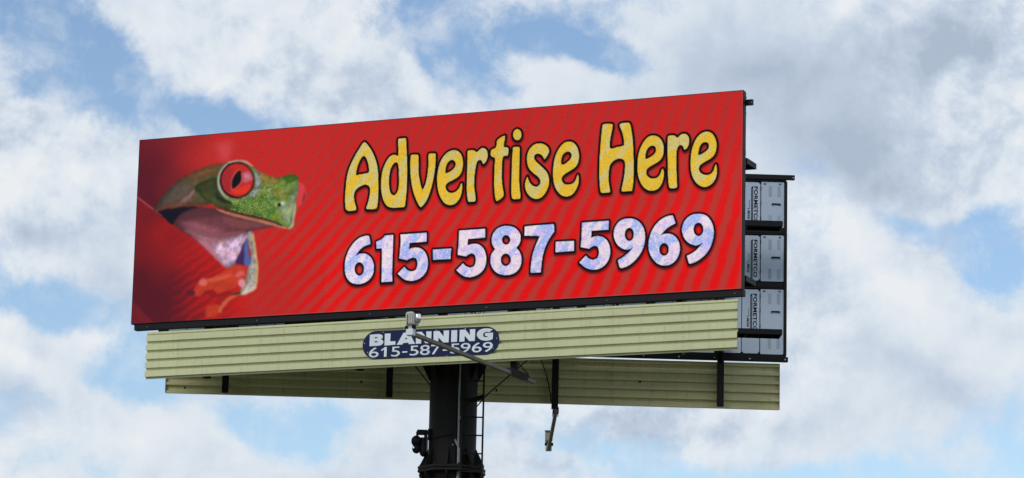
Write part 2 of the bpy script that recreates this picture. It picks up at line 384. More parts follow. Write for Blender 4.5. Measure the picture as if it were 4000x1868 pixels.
YELLOW_LETTERS=[
[[(3999,1484),(3984,1417),(3973,1284),(3981,1081),(3993,938),(4020,808),(4068,691),(4142,552),(4216,443),(4265,369),(4301,343),(4344,375),(4425,477),(4494,602),(4544,737),(4568,859),(4578,979),(4583,1123),(4585,1290),(4581,1432),(4563,1497),(4499,1504),(4383,1497),(4369,1478),(4405,1385),(4432,1256),(4438,1160),(4414,1105),(4355,1071),(4277,1084),(4188,1131),(4145,1188),(4135,1271),(4158,1381),(4194,1467),(4182,1502),(4046,1507)],[(4161,904),(4170,807),(4211,677),(4267,591),(4305,579),(4346,621),(4388,726),(4408,853),(4387,882),(4271,892)]],
[[(4919,351),(4931,334),(5054,331),(5070,347),(5078,489),(5098,729),(5104,920),(5107,1206),(5093,1383),(5084,1489),(5059,1509),(4950,1504),(4847,1504),(4756,1474),(4695,1392),(4660,1295),(4636,1174),(4629,1054),(4641,912),(4663,817),(4718,702),(4779,622),(4856,598),(4908,620),(4934,622),(4930,478)],[(4925,741),(4947,814),(4958,958),(4963,1101),(4953,1219),(4904,1287),(4866,1297),(4813,1257),(4785,1172),(4774,1040),(4782,910),(4811,804),(4861,742),(4899,733)]],
[[(5160,650),(5172,627),(5288,629),(5304,648),(5312,804),(5310,935),(5340,1079),(5376,1212),(5402,1232),(5432,1181),(5461,1088),(5483,947),(5492,817),(5484,644),(5499,627),(5601,632),(5617,647),(5621,790),(5604,955),(5577,1120),(5537,1271),(5484,1409),(5417,1500),(5373,1529),(5340,1500),(5265,1359),(5209,1201),(5171,996),(5157,829)]],
[[(5943,600),(6007,616),(6072,669),(6110,766),(6116,873),(6100,978),(6045,1057),(5945,1109),(5857,1139),(5808,1183),(5816,1254),(5862,1311),(5939,1328),(6014,1303),(6063,1248),(6089,1173),(6109,1174),(6114,1275),(6098,1368),(6056,1459),(5982,1519),(5894,1531),(5804,1496),(5732,1402),(5684,1293),(5661,1173),(5653,1030),(5672,889),(5713,761),(5780,671),(5855,617)],[(5802,983),(5800,910),(5823,828),(5872,773),(5923,764),(5968,791),(5988,840),(5971,898),(5915,948),(5840,984)]],
[[(6188,678),(6199,632),(6223,628),(6315,629),(6335,665),(6371,668),(6431,609),(6480,605),(6529,634),(6555,693),(6557,762),(6534,829),(6499,872),(6475,876),(6461,835),(6436,804),(6399,802),(6364,834),(6347,907),(6332,1020),(6323,1134),(6326,1248),(6348,1376),(6362,1456),(6351,1495),(6247,1500),(6222,1481),(6201,1366),(6192,1194),(6196,965),(6198,804)]],
[[(6860,427),(6857,486),(6838,565),(6845,622),(6906,627),(6925,645),(6927,720),(6910,770),(6861,766),(6825,781),(6816,894),(6814,1077),(6823,1203),(6838,1306),(6862,1399),(6854,1444),(6806,1486),(6746,1516),(6722,1509),(6701,1411),(6686,1273),(6683,1068),(6683,931),(6693,840),(6685,782),(6630,767),(6605,731),(6615,651),(6645,636),(6700,623),(6716,556),(6715,498),(6768,457),(6829,432)]],
[[(7152,434),(7149,463),(7139,488),(7123,507),(7103,519),(7079,522),(7056,516),(7035,501),(7018,479),(7006,452),(7002,422),(7005,394),(7015,368),(7031,349),(7052,337),(7075,334),(7098,341),(7120,355),(7137,378),(7148,404)]],
[[(7004,645),(7015,629),(7106,630),(7125,649),(7125,780),(7123,962),(7124,1144),(7134,1281),(7152,1407),(7159,1487),(7145,1506),(7036,1505),(7006,1488),(6991,1362),(6990,1180),(6993,953),(6997,771)]],
[[(7485,601),(7558,624),(7619,668),(7650,727),(7640,783),(7605,837),(7570,875),(7551,850),(7538,821),(7489,778),(7429,768),(7382,798),(7383,855),(7432,916),(7518,990),(7604,1075),(7648,1158),(7662,1261),(7640,1361),(7588,1454),(7518,1517),(7434,1530),(7349,1500),(7276,1427),(7237,1334),(7233,1254),(7252,1187),(7275,1141),(7295,1213),(7345,1284),(7406,1322),(7466,1321),(7506,1273),(7505,1216),(7462,1156),(7376,1094),(7302,1020),(7264,926),(7255,812),(7277,723),(7330,647),(7401,606)]],
[[(8001,608),(8073,633),(8134,700),(8169,799),(8176,901),(8158,990),(8105,1054),(8023,1099),(7940,1139),(7881,1185),(7877,1253),(7920,1312),(7992,1331),(8075,1317),(8121,1270),(8144,1204),(8161,1169),(8177,1217),(8179,1308),(8148,1396),(8090,1482),(8019,1522),(7936,1522),(7864,1489),(7791,1405),(7747,1312),(7726,1186),(7725,1027),(7744,881),(7789,760),(7859,663),(7929,617)],[(7865,983),(7858,924),(7880,835),(7921,787),(7980,774),(8029,794),(8047,841),(8031,902),(7972,954),(7913,990)]],
[[(8575,384),(8586,365),(8739,370),(8755,392),(8741,484),(8718,587),(8706,691),(8709,773),(8746,787),(8831,764),(8940,755),(8958,733),(8950,639),(8924,533),(8886,449),(8867,401),(8897,374),(9031,372),(9056,403),(9075,486),(9095,604),(9109,721),(9118,907),(9127,1069),(9130,1243),(9120,1415),(9103,1506),(9061,1509),(8928,1504),(8918,1482),(8939,1403),(8961,1289),(8977,1163),(8981,1048),(8962,988),(8907,959),(8834,958),(8762,997),(8714,1052),(8698,1143),(8693,1247),(8701,1352),(8721,1446),(8728,1498),(8698,1505),(8576,1505),(8558,1481),(8543,1353),(8534,1201),(8531,1004),(8540,842),(8549,679),(8559,529)]],
[[(9458,617),(9530,636),(9597,699),(9635,794),(9640,899),(9619,989),(9560,1054),(9465,1099),(9381,1139),(9340,1188),(9347,1258),(9396,1313),(9468,1333),(9540,1318),(9587,1263),(9610,1185),(9628,1177),(9647,1233),(9645,1314),(9619,1415),(9566,1492),(9495,1527),(9399,1526),(9314,1475),(9252,1390),(9209,1283),(9191,1166),(9192,1005),(9214,868),(9267,744),(9338,657),(9398,621)],[(9325,999),(9324,933),(9347,843),(9400,789),(9454,783),(9497,807),(9512,866),(9486,922),(9427,964),(9367,994)]],
[[(9705,661),(9723,639),(9818,641),(9855,684),(9879,686),(9926,637),(9986,627),(10040,652),(10070,711),(10071,792),(10048,854),(10013,891),(9983,889),(9971,842),(9940,811),(9898,814),(9863,869),(9852,960),(9855,1121),(9863,1294),(9870,1421),(9875,1490),(9854,1512),(9758,1511),(9734,1480),(9720,1342),(9712,1180),(9709,996),(9701,822)]],
[[(10367,621),(10438,641),(10498,709),(10533,803),(10536,907),(10513,997),(10455,1061),(10372,1101),(10290,1141),(10243,1183),(10237,1240),(10280,1306),(10363,1338),(10446,1324),(10492,1270),(10515,1182),(10533,1172),(10545,1239),(10546,1331),(10518,1420),(10459,1490),(10377,1530),(10282,1518),(10198,1455),(10138,1359),(10107,1254),(10097,1139),(10103,978),(10132,843),(10190,720),(10272,640)],[(10229,1001),(10228,942),(10251,851),(10298,797),(10357,790),(10399,816),(10411,863),(10394,919),(10335,961),(10276,991)]]]
WHITE_DIGITS=[
[[(4414,1942),(4444,1954),(4474,2075),(4461,2096),(4391,2108),(4321,2141),(4253,2202),(4203,2280),(4266,2246),(4348,2238),(4431,2266),(4504,2335),(4542,2423),(4551,2510),(4537,2606),(4481,2688),(4389,2742),(4284,2758),(4178,2746),(4094,2693),(4032,2598),(4010,2489),(4011,2349),(4053,2211),(4120,2096),(4211,2005),(4303,1956)],[(4369,2505),(4366,2539),(4355,2570),(4336,2594),(4312,2609),(4285,2613),(4258,2606),(4232,2588),(4212,2562),(4198,2530),(4193,2494),(4196,2460),(4207,2429),(4226,2405),(4250,2390),(4277,2386),(4305,2393),(4330,2411),(4350,2437),(4364,2469)]],
[[(4576,2060),(4680,2023),(4737,1962),(4883,1960),(4885,2208),(4884,2529),(4893,2749),(4693,2749),(4691,2518),(4690,2303),(4686,2179),(4586,2173)]],
[[(5017,1963),(5492,1961),(5496,2111),(5190,2119),(5176,2225),(5233,2202),(5326,2197),(5419,2229),(5491,2308),(5529,2417),(5532,2524),(5501,2629),(5422,2710),(5320,2752),(5204,2756),(5099,2723),(4986,2621),(5104,2510),(5164,2578),(5246,2598),(5314,2576),(5341,2513),(5339,2438),(5314,2383),(5261,2364),(5193,2381),(5149,2403),(5006,2365),(5025,2109)]],
[[(5616,2252),(5944,2256),(5932,2431),(5621,2428)]],
[[(6078,1965),(6546,1963),(6545,2111),(6243,2114),(6234,2225),(6285,2207),(6376,2197),(6468,2229),(6538,2307),(6575,2416),(6578,2522),(6547,2626),(6469,2706),(6368,2748),(6255,2755),(6151,2719),(6045,2623),(6162,2513),(6215,2569),(6296,2595),(6363,2573),(6390,2511),(6388,2436),(6364,2382),(6312,2357),(6256,2375),(6211,2404),(6061,2369),(6078,2141)]],
[[(6949,1940),(7040,1962),(7120,2015),(7172,2092),(7180,2188),(7154,2260),(7104,2315),(7162,2377),(7200,2463),(7202,2558),(7174,2652),(7103,2726),(7002,2757),(6890,2756),(6787,2724),(6706,2656),(6659,2569),(6647,2483),(6660,2399),(6698,2349),(6731,2314),(6691,2264),(6662,2188),(6667,2103),(6712,2010),(6790,1957),(6869,1938)],[(6994,2176),(6991,2201),(6981,2222),(6965,2239),(6945,2249),(6922,2251),(6899,2246),(6879,2233),(6862,2215),(6851,2192),(6847,2167),(6850,2143),(6860,2121),(6875,2105),(6896,2095),(6918,2092),(6941,2098),(6962,2110),(6979,2129),(6990,2152)],[(7013,2507),(7010,2539),(6997,2567),(6978,2589),(6953,2602),(6925,2605),(6897,2599),(6872,2583),(6851,2558),(6838,2529),(6832,2496),(6836,2465),(6848,2437),(6868,2415),(6892,2402),(6920,2398),(6948,2405),(6974,2421),(6994,2445),(7008,2475)]],
[[(7243,1970),(7758,1960),(7767,2087),(7696,2178),(7631,2289),(7579,2433),(7554,2600),(7546,2747),(7367,2742),(7369,2589),(7399,2423),(7452,2278),(7516,2145),(7241,2123)]],
[[(7798,2258),(8116,2261),(8119,2429),(7796,2431)]],
[[(8249,1970),(8713,1969),(8710,2115),(8418,2117),(8409,2232),(8469,2210),(8547,2207),(8635,2236),(8708,2313),(8746,2420),(8745,2535),(8708,2637),(8633,2716),(8534,2757),(8424,2756),(8313,2713),(8212,2623),(8326,2515),(8377,2570),(8454,2596),(8520,2573),(8552,2513),(8548,2429),(8522,2380),(8472,2364),(8417,2379),(8379,2408),(8234,2373),(8247,2170)]],
[[(9070,1950),(9169,1972),(9257,2035),(9319,2132),(9342,2238),(9339,2352),(9308,2464),(9244,2575),(9158,2663),(9050,2735),(8941,2760),(8913,2748),(8878,2626),(8971,2579),(9057,2517),(9143,2429),(9078,2461),(9002,2462),(8913,2420),(8841,2342),(8800,2236),(8799,2152),(8825,2070),(8884,1995),(8971,1954)],[(9148,2221),(9144,2254),(9134,2283),(9117,2305),(9095,2319),(9071,2323),(9046,2316),(9024,2300),(9006,2275),(8994,2244),(8990,2211),(8993,2178),(9004,2149),(9021,2126),(9043,2112),(9067,2108),(9092,2115),(9114,2132),(9132,2157),(9143,2187)]],
[[(9806,1950),(9856,2083),(9781,2115),(9695,2167),(9593,2269),(9663,2242),(9750,2241),(9837,2279),(9903,2356),(9935,2451),(9933,2554),(9896,2655),(9822,2728),(9725,2764),(9627,2755),(9529,2706),(9451,2608),(9406,2502),(9396,2387),(9419,2264),(9466,2152),(9541,2053),(9638,1986),(9725,1956)],[(9748,2502),(9745,2533),(9734,2561),(9716,2583),(9693,2597),(9668,2600),(9643,2594),(9620,2578),(9602,2554),(9590,2524),(9585,2492),(9589,2460),(9600,2432),(9618,2410),(9640,2396),(9665,2393),(9691,2400),(9714,2416),(9732,2440),(9744,2469)]],
[[(10254,1954),(10351,1975),(10427,2037),(10482,2134),(10504,2238),(10500,2341),(10469,2463),(10412,2573),(10327,2660),(10220,2726),(10124,2756),(10091,2749),(10052,2623),(10143,2587),(10229,2531),(10324,2423),(10249,2460),(10174,2465),(10077,2418),(10000,2331),(9966,2236),(9968,2153),(10007,2052),(10082,1984),(10168,1953)],[(10328,2212),(10324,2245),(10313,2274),(10295,2297),(10271,2311),(10246,2315),(10220,2308),(10196,2291),(10177,2266),(10165,2235),(10160,2201),(10164,2168),(10176,2138),(10194,2115),(10217,2101),(10243,2098),(10269,2105),(10293,2122),(10311,2147),(10324,2178)]]]
FROG=[
([(1465,145),(1832,149),(1755,475),(1651,492),(1530,412)],(205,82,88),150,0.55,0),
([(1267,142),(1505,148),(1531,435),(1362,471)],(176,48,42),150,0.5,0),
([(328,1245),(376,1141),(514,983),(641,861),(794,746),(1027,643),(1287,555),(1522,524),(1718,520),(1622,703),(1536,839),(1572,1055),(1450,1235),(1054,1209),(726,1235),(369,1271)],(92,76,50),38,1,0.2),
([(848,756),(1106,631),(1365,542),(1679,517),(1608,690),(1294,716),(1034,781)],(126,86,52),28,0.85,0.2),
([(341,1234),(515,995),(680,851),(849,780),(1089,832),(1120,929),(944,1107),(763,1190),(526,1222)],(96,84,78),44,0.8,0.2),
([(738,1224),(865,1114),(1031,988),(1132,906),(1098,1023),(972,1133),(817,1211)],(146,104,114),30,0.8,0.1),
([(356,1264),(563,1159),(735,1147),(972,1133),(949,1214),(527,1240)],(158,92,72),22,0.8,0.15),
([(389,1273),(568,1254),(1055,1215),(1267,1259),(956,1357),(804,1477),(713,1519),(660,1504)],(24,22,38),22,1,0),
([(700,1512),(876,1328),(1136,1262),(1518,1287),(1784,1399),(2374,1560),(2765,1679),(2445,1700),(2304,1726),(2201,1743),(1999,1859),(1348,1866),(1000,1715)],(106,56,64),22,1,0.15),
([(883,1483),(1145,1452),(1466,1591),(1730,1654),(1670,1768),(1211,1728),(941,1581)],(158,92,104),60,0.75,0.25),
([(1656,1450),(2376,1590),(2636,1665),(2122,1703),(1727,1595)],(125,70,72),40,0.7,0),
([(824,1360),(1136,1262),(1451,1271),(1783,1387),(1588,1410),(1197,1444),(883,1483)],(80,46,54),70,0.75,0),
([(935,1632),(1217,1650),(1815,1827),(2256,1716),(2296,1926),(2127,1930),(2043,2105),(1958,2267),(1785,2361),(1437,2041),(1194,1831)],(160,104,116),30,1,0.2),
([(1463,1917),(1815,1841),(2166,1752),(2221,1963),(2058,2106),(1973,2268),(1784,2347),(1565,2119)],(210,176,204),60,0.95,0.45),
([(917,1575),(1264,1653),(1655,1720),(2118,1721),(1891,1818),(1504,1808),(1190,1746)],(132,78,90),28,0.8,0),
([(1209,1804),(1430,1887),(1677,2195),(1785,2361),(1437,2041),(1243,1869)],(196,120,140),22,0.7,0),
([(2165,1731),(2265,1737),(2303,1913),(2369,2194),(2388,2472),(2376,2727),(2121,2833),(2035,2798),(2142,2624),(2194,2406),(2205,2295),(2262,2216),(2206,1976)],(176,172,160),24,0.95,0.45),
([(2258,1757),(2284,1801),(2320,1983),(2379,2223),(2394,2500),(2378,2706),(2345,2704),(2358,2470),(2332,2220),(2274,1939)],(214,178,112),20,0.7,0),
([(2057,2785),(2238,2712),(2374,2665),(2380,2734),(2129,2837)],(226,206,184),22,0.7,0),
([(2155,1855),(2191,1989),(2215,2185),(2263,2230),(2221,2310),(2129,2312),(1942,2273),(2027,2105),(2067,1968)],(66,40,84),20,1,0),
([(2148,1869),(2191,1989),(2215,2185),(2271,2230),(2221,2324),(2113,2304),(2122,2152),(2100,2012)],(84,112,180),30,0.8,0),
([(1762,2381),(1959,2298),(2129,2315),(2171,2404),(2160,2514),(2080,2593),(1931,2716),(1687,2765),(1627,2789),(1560,2688),(1406,2708),(1318,2800),(1241,2810),(1173,2750),(1187,2654),(1275,2547),(1397,2506),(1611,2455)],(192,62,40),26,0.85,0.12),
([(1438,2564),(1435,2584),(1424,2602),(1406,2616),(1382,2624),(1356,2626),(1330,2621),(1305,2610),(1286,2594),(1273,2575),(1267,2554),(1271,2533),(1282,2515),(1300,2502),(1324,2494),(1350,2492),(1376,2497),(1401,2507),(1420,2523),(1433,2543)],(220,112,108),34,0.75,0),
([(1922,2501),(2010,2409),(2118,2415),(2152,2486),(1999,2505)],(222,104,112),34,0.75,0),
([(2162,2618),(2159,2640),(2150,2660),(2134,2675),(2114,2684),(2091,2686),(2068,2681),(2047,2670),(2030,2653),(2019,2632),(2014,2610),(2017,2588),(2027,2568),(2042,2553),(2062,2544),(2085,2542),(2108,2547),(2129,2558),(2146,2575),(2157,2596)],(230,158,180),34,0.8,0),
([(1428,2500),(1919,2445),(1906,2500),(1478,2587)],(216,92,66),26,0.7,0),
([(1438,2723),(1560,2688),(1627,2803),(1855,2719),(1919,2778),(1676,2847),(1473,2808)],(140,28,30),16,0.85,0),
([(1214,2732),(1210,2749),(1198,2764),(1177,2775),(1152,2781),(1123,2782),(1094,2778),(1067,2769),(1046,2755),(1032,2739),(1027,2721),(1030,2704),(1043,2690),(1063,2678),(1089,2672),(1118,2671),(1147,2675),(1173,2685),(1194,2698),(1208,2714)],(82,28,42),25,0.8,0),
([(1407,3041),(1480,2961),(1603,2947),(1712,2974),(1687,3097),(1614,3190),(1429,3180)],(190,62,36),34,0.85,0.1),
([(2072,2765),(2074,2814),(1863,2899),(1775,3005),(1703,3112),(1656,3081),(1726,2933),(1845,2843)],(196,112,76),20,0.75,0),
([(2087,2752),(2089,2801),(1951,2821),(1889,2804),(1979,2760)],(84,56,38),10,0.9,0),
([(2203,590),(2285,679),(2404,746),(2536,802),(2680,848),(2795,826),(2897,804),(2986,796),(3064,827),(3106,901),(3104,1006),(3078,1156),(3045,1294),(3074,1378),(3059,1482),(3037,1574),(3035,1690),(2973,1747),(2908,1729),(2830,1677),(2699,1622),(2503,1551),(2241,1470),(1979,1400),(1781,1340),(1609,1281),(1449,1212),(1286,1106),(1151,1014),(1094,927),(1143,848),(1298,787),(1531,732),(1682,589)],(102,130,58),9,1,0.45),
([(1094,927),(1168,826),(1531,720),(1579,913),(1653,1107),(1868,1240),(1781,1340),(1529,1253),(1286,1106)],(54,58,36),40,0.95,0.2),
([(1202,982),(1441,1046),(1710,1205),(2105,1326),(1780,1328),(1448,1206)],(84,96,46),22,0.8,0.2),
([(1504,1003),(1614,1105),(1774,1186),(1868,1240),(1684,1216),(1523,1122)],(34,42,34),18,0.9,0),
([(2259,677),(2536,802),(2680,859),(2798,903),(2608,984),(2412,935),(2331,847)],(160,136,62),22,0.9,0.4),
([(2258,665),(2367,790),(2403,1017),(2279,1149),(2175,1142),(2232,958)],(150,156,160),20,0.85,0.6),
([(2808,839),(2986,799),(3065,839),(3043,931),(2865,966)],(78,112,34),16,1,0.15),
([(3043,943),(3107,924),(3090,1157),(3046,1318),(3074,1390),(3041,1679),(2894,1681),(2732,1484),(2751,1321),(2914,1239),(2999,1104)],(146,158,134),34,0.65,0.5),
([(2415,994),(2675,1035),(2929,959),(2975,1149),(2748,1251),(2549,1120)],(150,148,78),30,0.6,0.5),
([(1970,1199),(2485,1116),(2688,1364),(2631,1536),(2240,1440),(1911,1337)],(88,128,52),30,0.55,0.4),
([(3039,1305),(3074,1378),(3059,1482),(3037,1574),(3035,1690),(2980,1747),(2921,1730),(2996,1676),(3008,1502),(3029,1387)],(212,180,150),8,0.7,0),
([(1531,1294),(1783,1375),(2046,1451),(2373,1537),(2634,1612),(2869,1697),(2979,1743),(2961,1755),(2831,1724),(2636,1665),(2376,1590),(2048,1504),(1785,1428),(1585,1339)],(210,146,112),8,1,0.25),
([(1583,1286),(1847,1356),(2110,1435),(2372,1499),(2568,1559),(2698,1608),(2829,1671),(2804,1681),(2686,1633),(2556,1581),(2360,1524),(2098,1457),(1835,1381),(1610,1307)],(34,22,20),7,0.85,0),
([(2777,1314),(2776,1322),(2772,1330),(2766,1336),(2757,1339),(2748,1340),(2738,1338),(2729,1333),(2722,1327),(2717,1319),(2716,1310),(2717,1301),(2721,1294),(2727,1288),(2736,1284),(2745,1284),(2755,1286),(2764,1290),(2771,1297),(2776,1305)],(22,14,18),6,1,0),
([(2846,1299),(2845,1309),(2840,1319),(2831,1326),(2821,1330),(2809,1331),(2797,1329),(2786,1323),(2777,1315),(2771,1304),(2769,1293),(2770,1283),(2775,1273),(2784,1266),(2794,1262),(2806,1261),(2818,1263),(2829,1269),(2838,1277),(2844,1288)],(206,206,216),10,0.8,0),
([(2708,1313),(2707,1322),(2703,1330),(2697,1337),(2690,1341),(2681,1341),(2672,1339),(2664,1335),(2657,1327),(2653,1319),(2651,1309),(2652,1300),(2656,1291),(2662,1285),(2670,1281),(2678,1280),(2687,1282),(2695,1287),(2702,1295),(2706,1303)],(196,168,110),10,0.7,0),
([(3082,946),(3159,963),(3227,1049),(3244,1167),(3223,1271),(3162,1349),(3074,1378),(3047,1294),(3080,1156),(3107,1006)],(206,64,70),8,0.9,0),
([(3217,1131),(3232,1178),(3198,1304),(3173,1314),(3188,1210)],(110,26,34),6,0.8,0),
([(2282,855),(2276,931),(2252,1002),(2210,1065),(2153,1115),(2084,1152),(2006,1172),(1923,1175),(1840,1161),(1759,1130),(1686,1084),(1624,1025),(1576,956),(1545,881),(1532,803),(1538,727),(1562,655),(1604,593),(1661,542),(1731,505),(1809,485),(1893,483),(1977,497),(2057,529),(2130,575),(2191,634),(2239,703),(2269,778)],(134,136,108),10,1,0.3),
([(1536,839),(1568,675),(1680,541),(1732,533),(1608,702),(1590,878),(1677,1062),(1785,1140),(1679,1109),(1569,983)],(178,172,160),7,0.8,0),
([(1731,509),(1938,474),(2109,512),(2230,616),(2205,626),(2071,533),(1926,497),(1758,535)],(214,200,178),8,0.65,0),
([(2255,856),(2250,926),(2228,991),(2191,1048),(2140,1095),(2079,1128),(2009,1147),(1935,1150),(1861,1137),(1789,1109),(1724,1067),(1668,1013),(1625,950),(1598,881),(1586,809),(1591,739),(1613,673),(1650,616),(1701,569),(1763,536),(1833,517),(1907,515),(1982,528),(2054,556),(2119,599),(2174,653),(2216,716),(2243,785)],(12,10,12),6,1,0),
([(2235,852),(2230,916),(2210,976),(2176,1029),(2129,1071),(2073,1102),(2009,1119),(1941,1122),(1872,1110),(1805,1084),(1745,1045),(1694,996),(1655,938),(1629,875),(1619,809),(1623,745),(1644,685),(1678,632),(1725,589),(1782,558),(1846,541),(1915,539),(1984,551),(2050,577),(2110,616),(2160,666),(2199,724),(2225,787)],(188,40,36),7,1,0.08),
([(1623,739),(1722,615),(1852,601),(1824,835),(1819,1024),(1700,992),(1630,881)],(150,38,48),35,0.8,0),
([(1832,1025),(2087,913),(2203,897),(2170,1024),(1992,1106)],(226,58,38),30,0.7,0),
([(1978,636),(2017,731),(2027,861),(1971,934),(1832,1025),(1799,928),(1807,822),(1845,730),(1907,670)],(214,104,96),7,0.6,0),
([(1979,659),(1999,729),(2004,848),(1957,915),(1846,993),(1825,930),(1826,835),(1861,743),(1924,683)],(16,17,22),5,1,0),
([(2019,695),(2156,699),(2218,780),(2215,862),(2086,889),(2018,872)],(212,126,150),16,0.85,0.2)]
LEAF=[(-122,999),(20,1008),(375,1275),(763,1541),(951,1647),(1194,1831),(1437,2034),(1678,2230),(1785,2361),(1953,2503),(2245,2878),(2422,3438),(-64,3312)]
LEAF_EDGE=[(2,1000),(194,1140),(399,1281),(595,1414)]
PLATE_LETTERS=[
[[(-1097,185),(-964,190),(-902,186),(-867,162),(-862,136),(-874,111),(-894,100),(-864,85),(-848,62),(-850,34),(-877,7),(-920,-5),(-1100,-5)],[(-1008,138),(-993,143),(-962,138),(-952,129),(-961,121),(-1006,121)],[(-1006,73),(-991,75),(-960,72),(-950,61),(-959,52),(-1005,52)]],
[[(-826,191),(-722,189),(-724,56),(-629,57),(-629,-2),(-826,-8)]],
[[(-488,188),(-384,192),(-273,-6),(-384,-6),(-397,20),(-486,19),(-500,-6),(-605,-7)],[(-437,115),(-417,78),(-460,77)]],
[[(-255,188),(-157,189),(-71,86),(-77,189),(18,186),(14,-3),(-84,-6),(-166,96),(-163,-5),(-261,-7)]],
[[(55,185),(152,187),(237,90),(234,188),(332,187),(328,-10),(231,-8),(144,81),(143,-8),(57,-8)]],
[[(372,185),(477,185),(477,-8),(372,-8)]],
[[(522,184),(620,186),(707,84),(701,185),(798,186),(794,-10),(698,-9),(612,86),(610,-9),(519,-11)]],
[[(1109,164),(1044,120),(1014,130),(971,127),(942,106),(937,78),(949,52),(986,39),(1016,46),(1024,57),(985,59),(972,68),(972,110),(1116,111),(1110,5),(1059,-12),(987,-17),(915,-5),(860,29),(828,75),(830,120),(862,160),(916,182),(982,189),(1054,181)]]]
PLATE_DIGITS=[('6',-1105,-195,176,165),('1',-889,-194,106,162),('5',-702,-198,160,163),('-',-500,-143,90,23),('5',-365,-197,158,162),('8',-181,-199,177,165),('7',18,-198,166,160),('-',227,-145,90,22),('5',362,-197,166,161),('9',547,-192,173,156),('6',745,-199,174,161),('9',938,-200,177,161)]


# ------------------------------------------------------------------ LED picture
def chaikin(p, keep=0.9):
    """round a traced outline, leaving real corners"""
    p = np.asarray(p, float); n = len(p); out = []
    for i in range(n):
        a, b, c = p[i - 1], p[i], p[(i + 1) % n]
        d1, d2 = b - a, c - b
        ang = abs(math.atan2(d1[0] * d2[1] - d1[1] * d2[0], d1 @ d2))
        if ang > keep: out.append(b)
        else: out += [b - d1 * 0.25, b + d2 * 0.25]
    return np.array(out)
def sdf(polys, X, Y):
    """signed distance in millimetres, negative inside (even-odd)"""
    P = np.stack([X.ravel(), Y.ravel()], 1); best = np.full(len(P), 1e18); ins = np.zeros(len(P), bool)
    for q in polys:
        n = len(q)
        for i in range(n):
            a, b = q[i], q[(i + 1) % n]; e = b - a; v = P - a
            t = np.clip((v @ e) / max(e @ e, 1e-9), 0, 1)
            best = np.minimum(best, ((v - t[:, None] * e) ** 2).sum(1))
            c1 = (a[1] > P[:, 1]) != (b[1] > P[:, 1])
            if c1.any() and abs(e[1]) > 1e-9: ins ^= c1 & (P[:, 0] < a[0] + (P[:, 1] - a[1]) / e[1] * e[0])
    d = np.sqrt(best); d[ins] *= -1
    return d.reshape(X.shape)
def vnoise(X, Y, s, seed):
    """smooth value noise, cell size s millimetres"""
    r = np.random.RandomState(seed).rand(400, 1300)
    gx, gy = X / s + 20, Y / s + 20; ix, iy = np.floor(gx).astype(int), np.floor(gy).astype(int)
    fx, fy = gx - ix, gy - iy; fx, fy = fx * fx * (3 - 2 * fx), fy * fy * (3 - 2 * fy)
    ix %= 1298; iy %= 398
    return (r[iy, ix] * (1 - fx) + r[iy, ix + 1] * fx) * (1 - fy) + (r[iy + 1, ix] * (1 - fx) + r[iy + 1, ix + 1] * fx) * fy
def sstep(x, a, b):
    t = np.clip((x - a) / (b - a), 0, 1); return t * t * (3 - 2 * t)

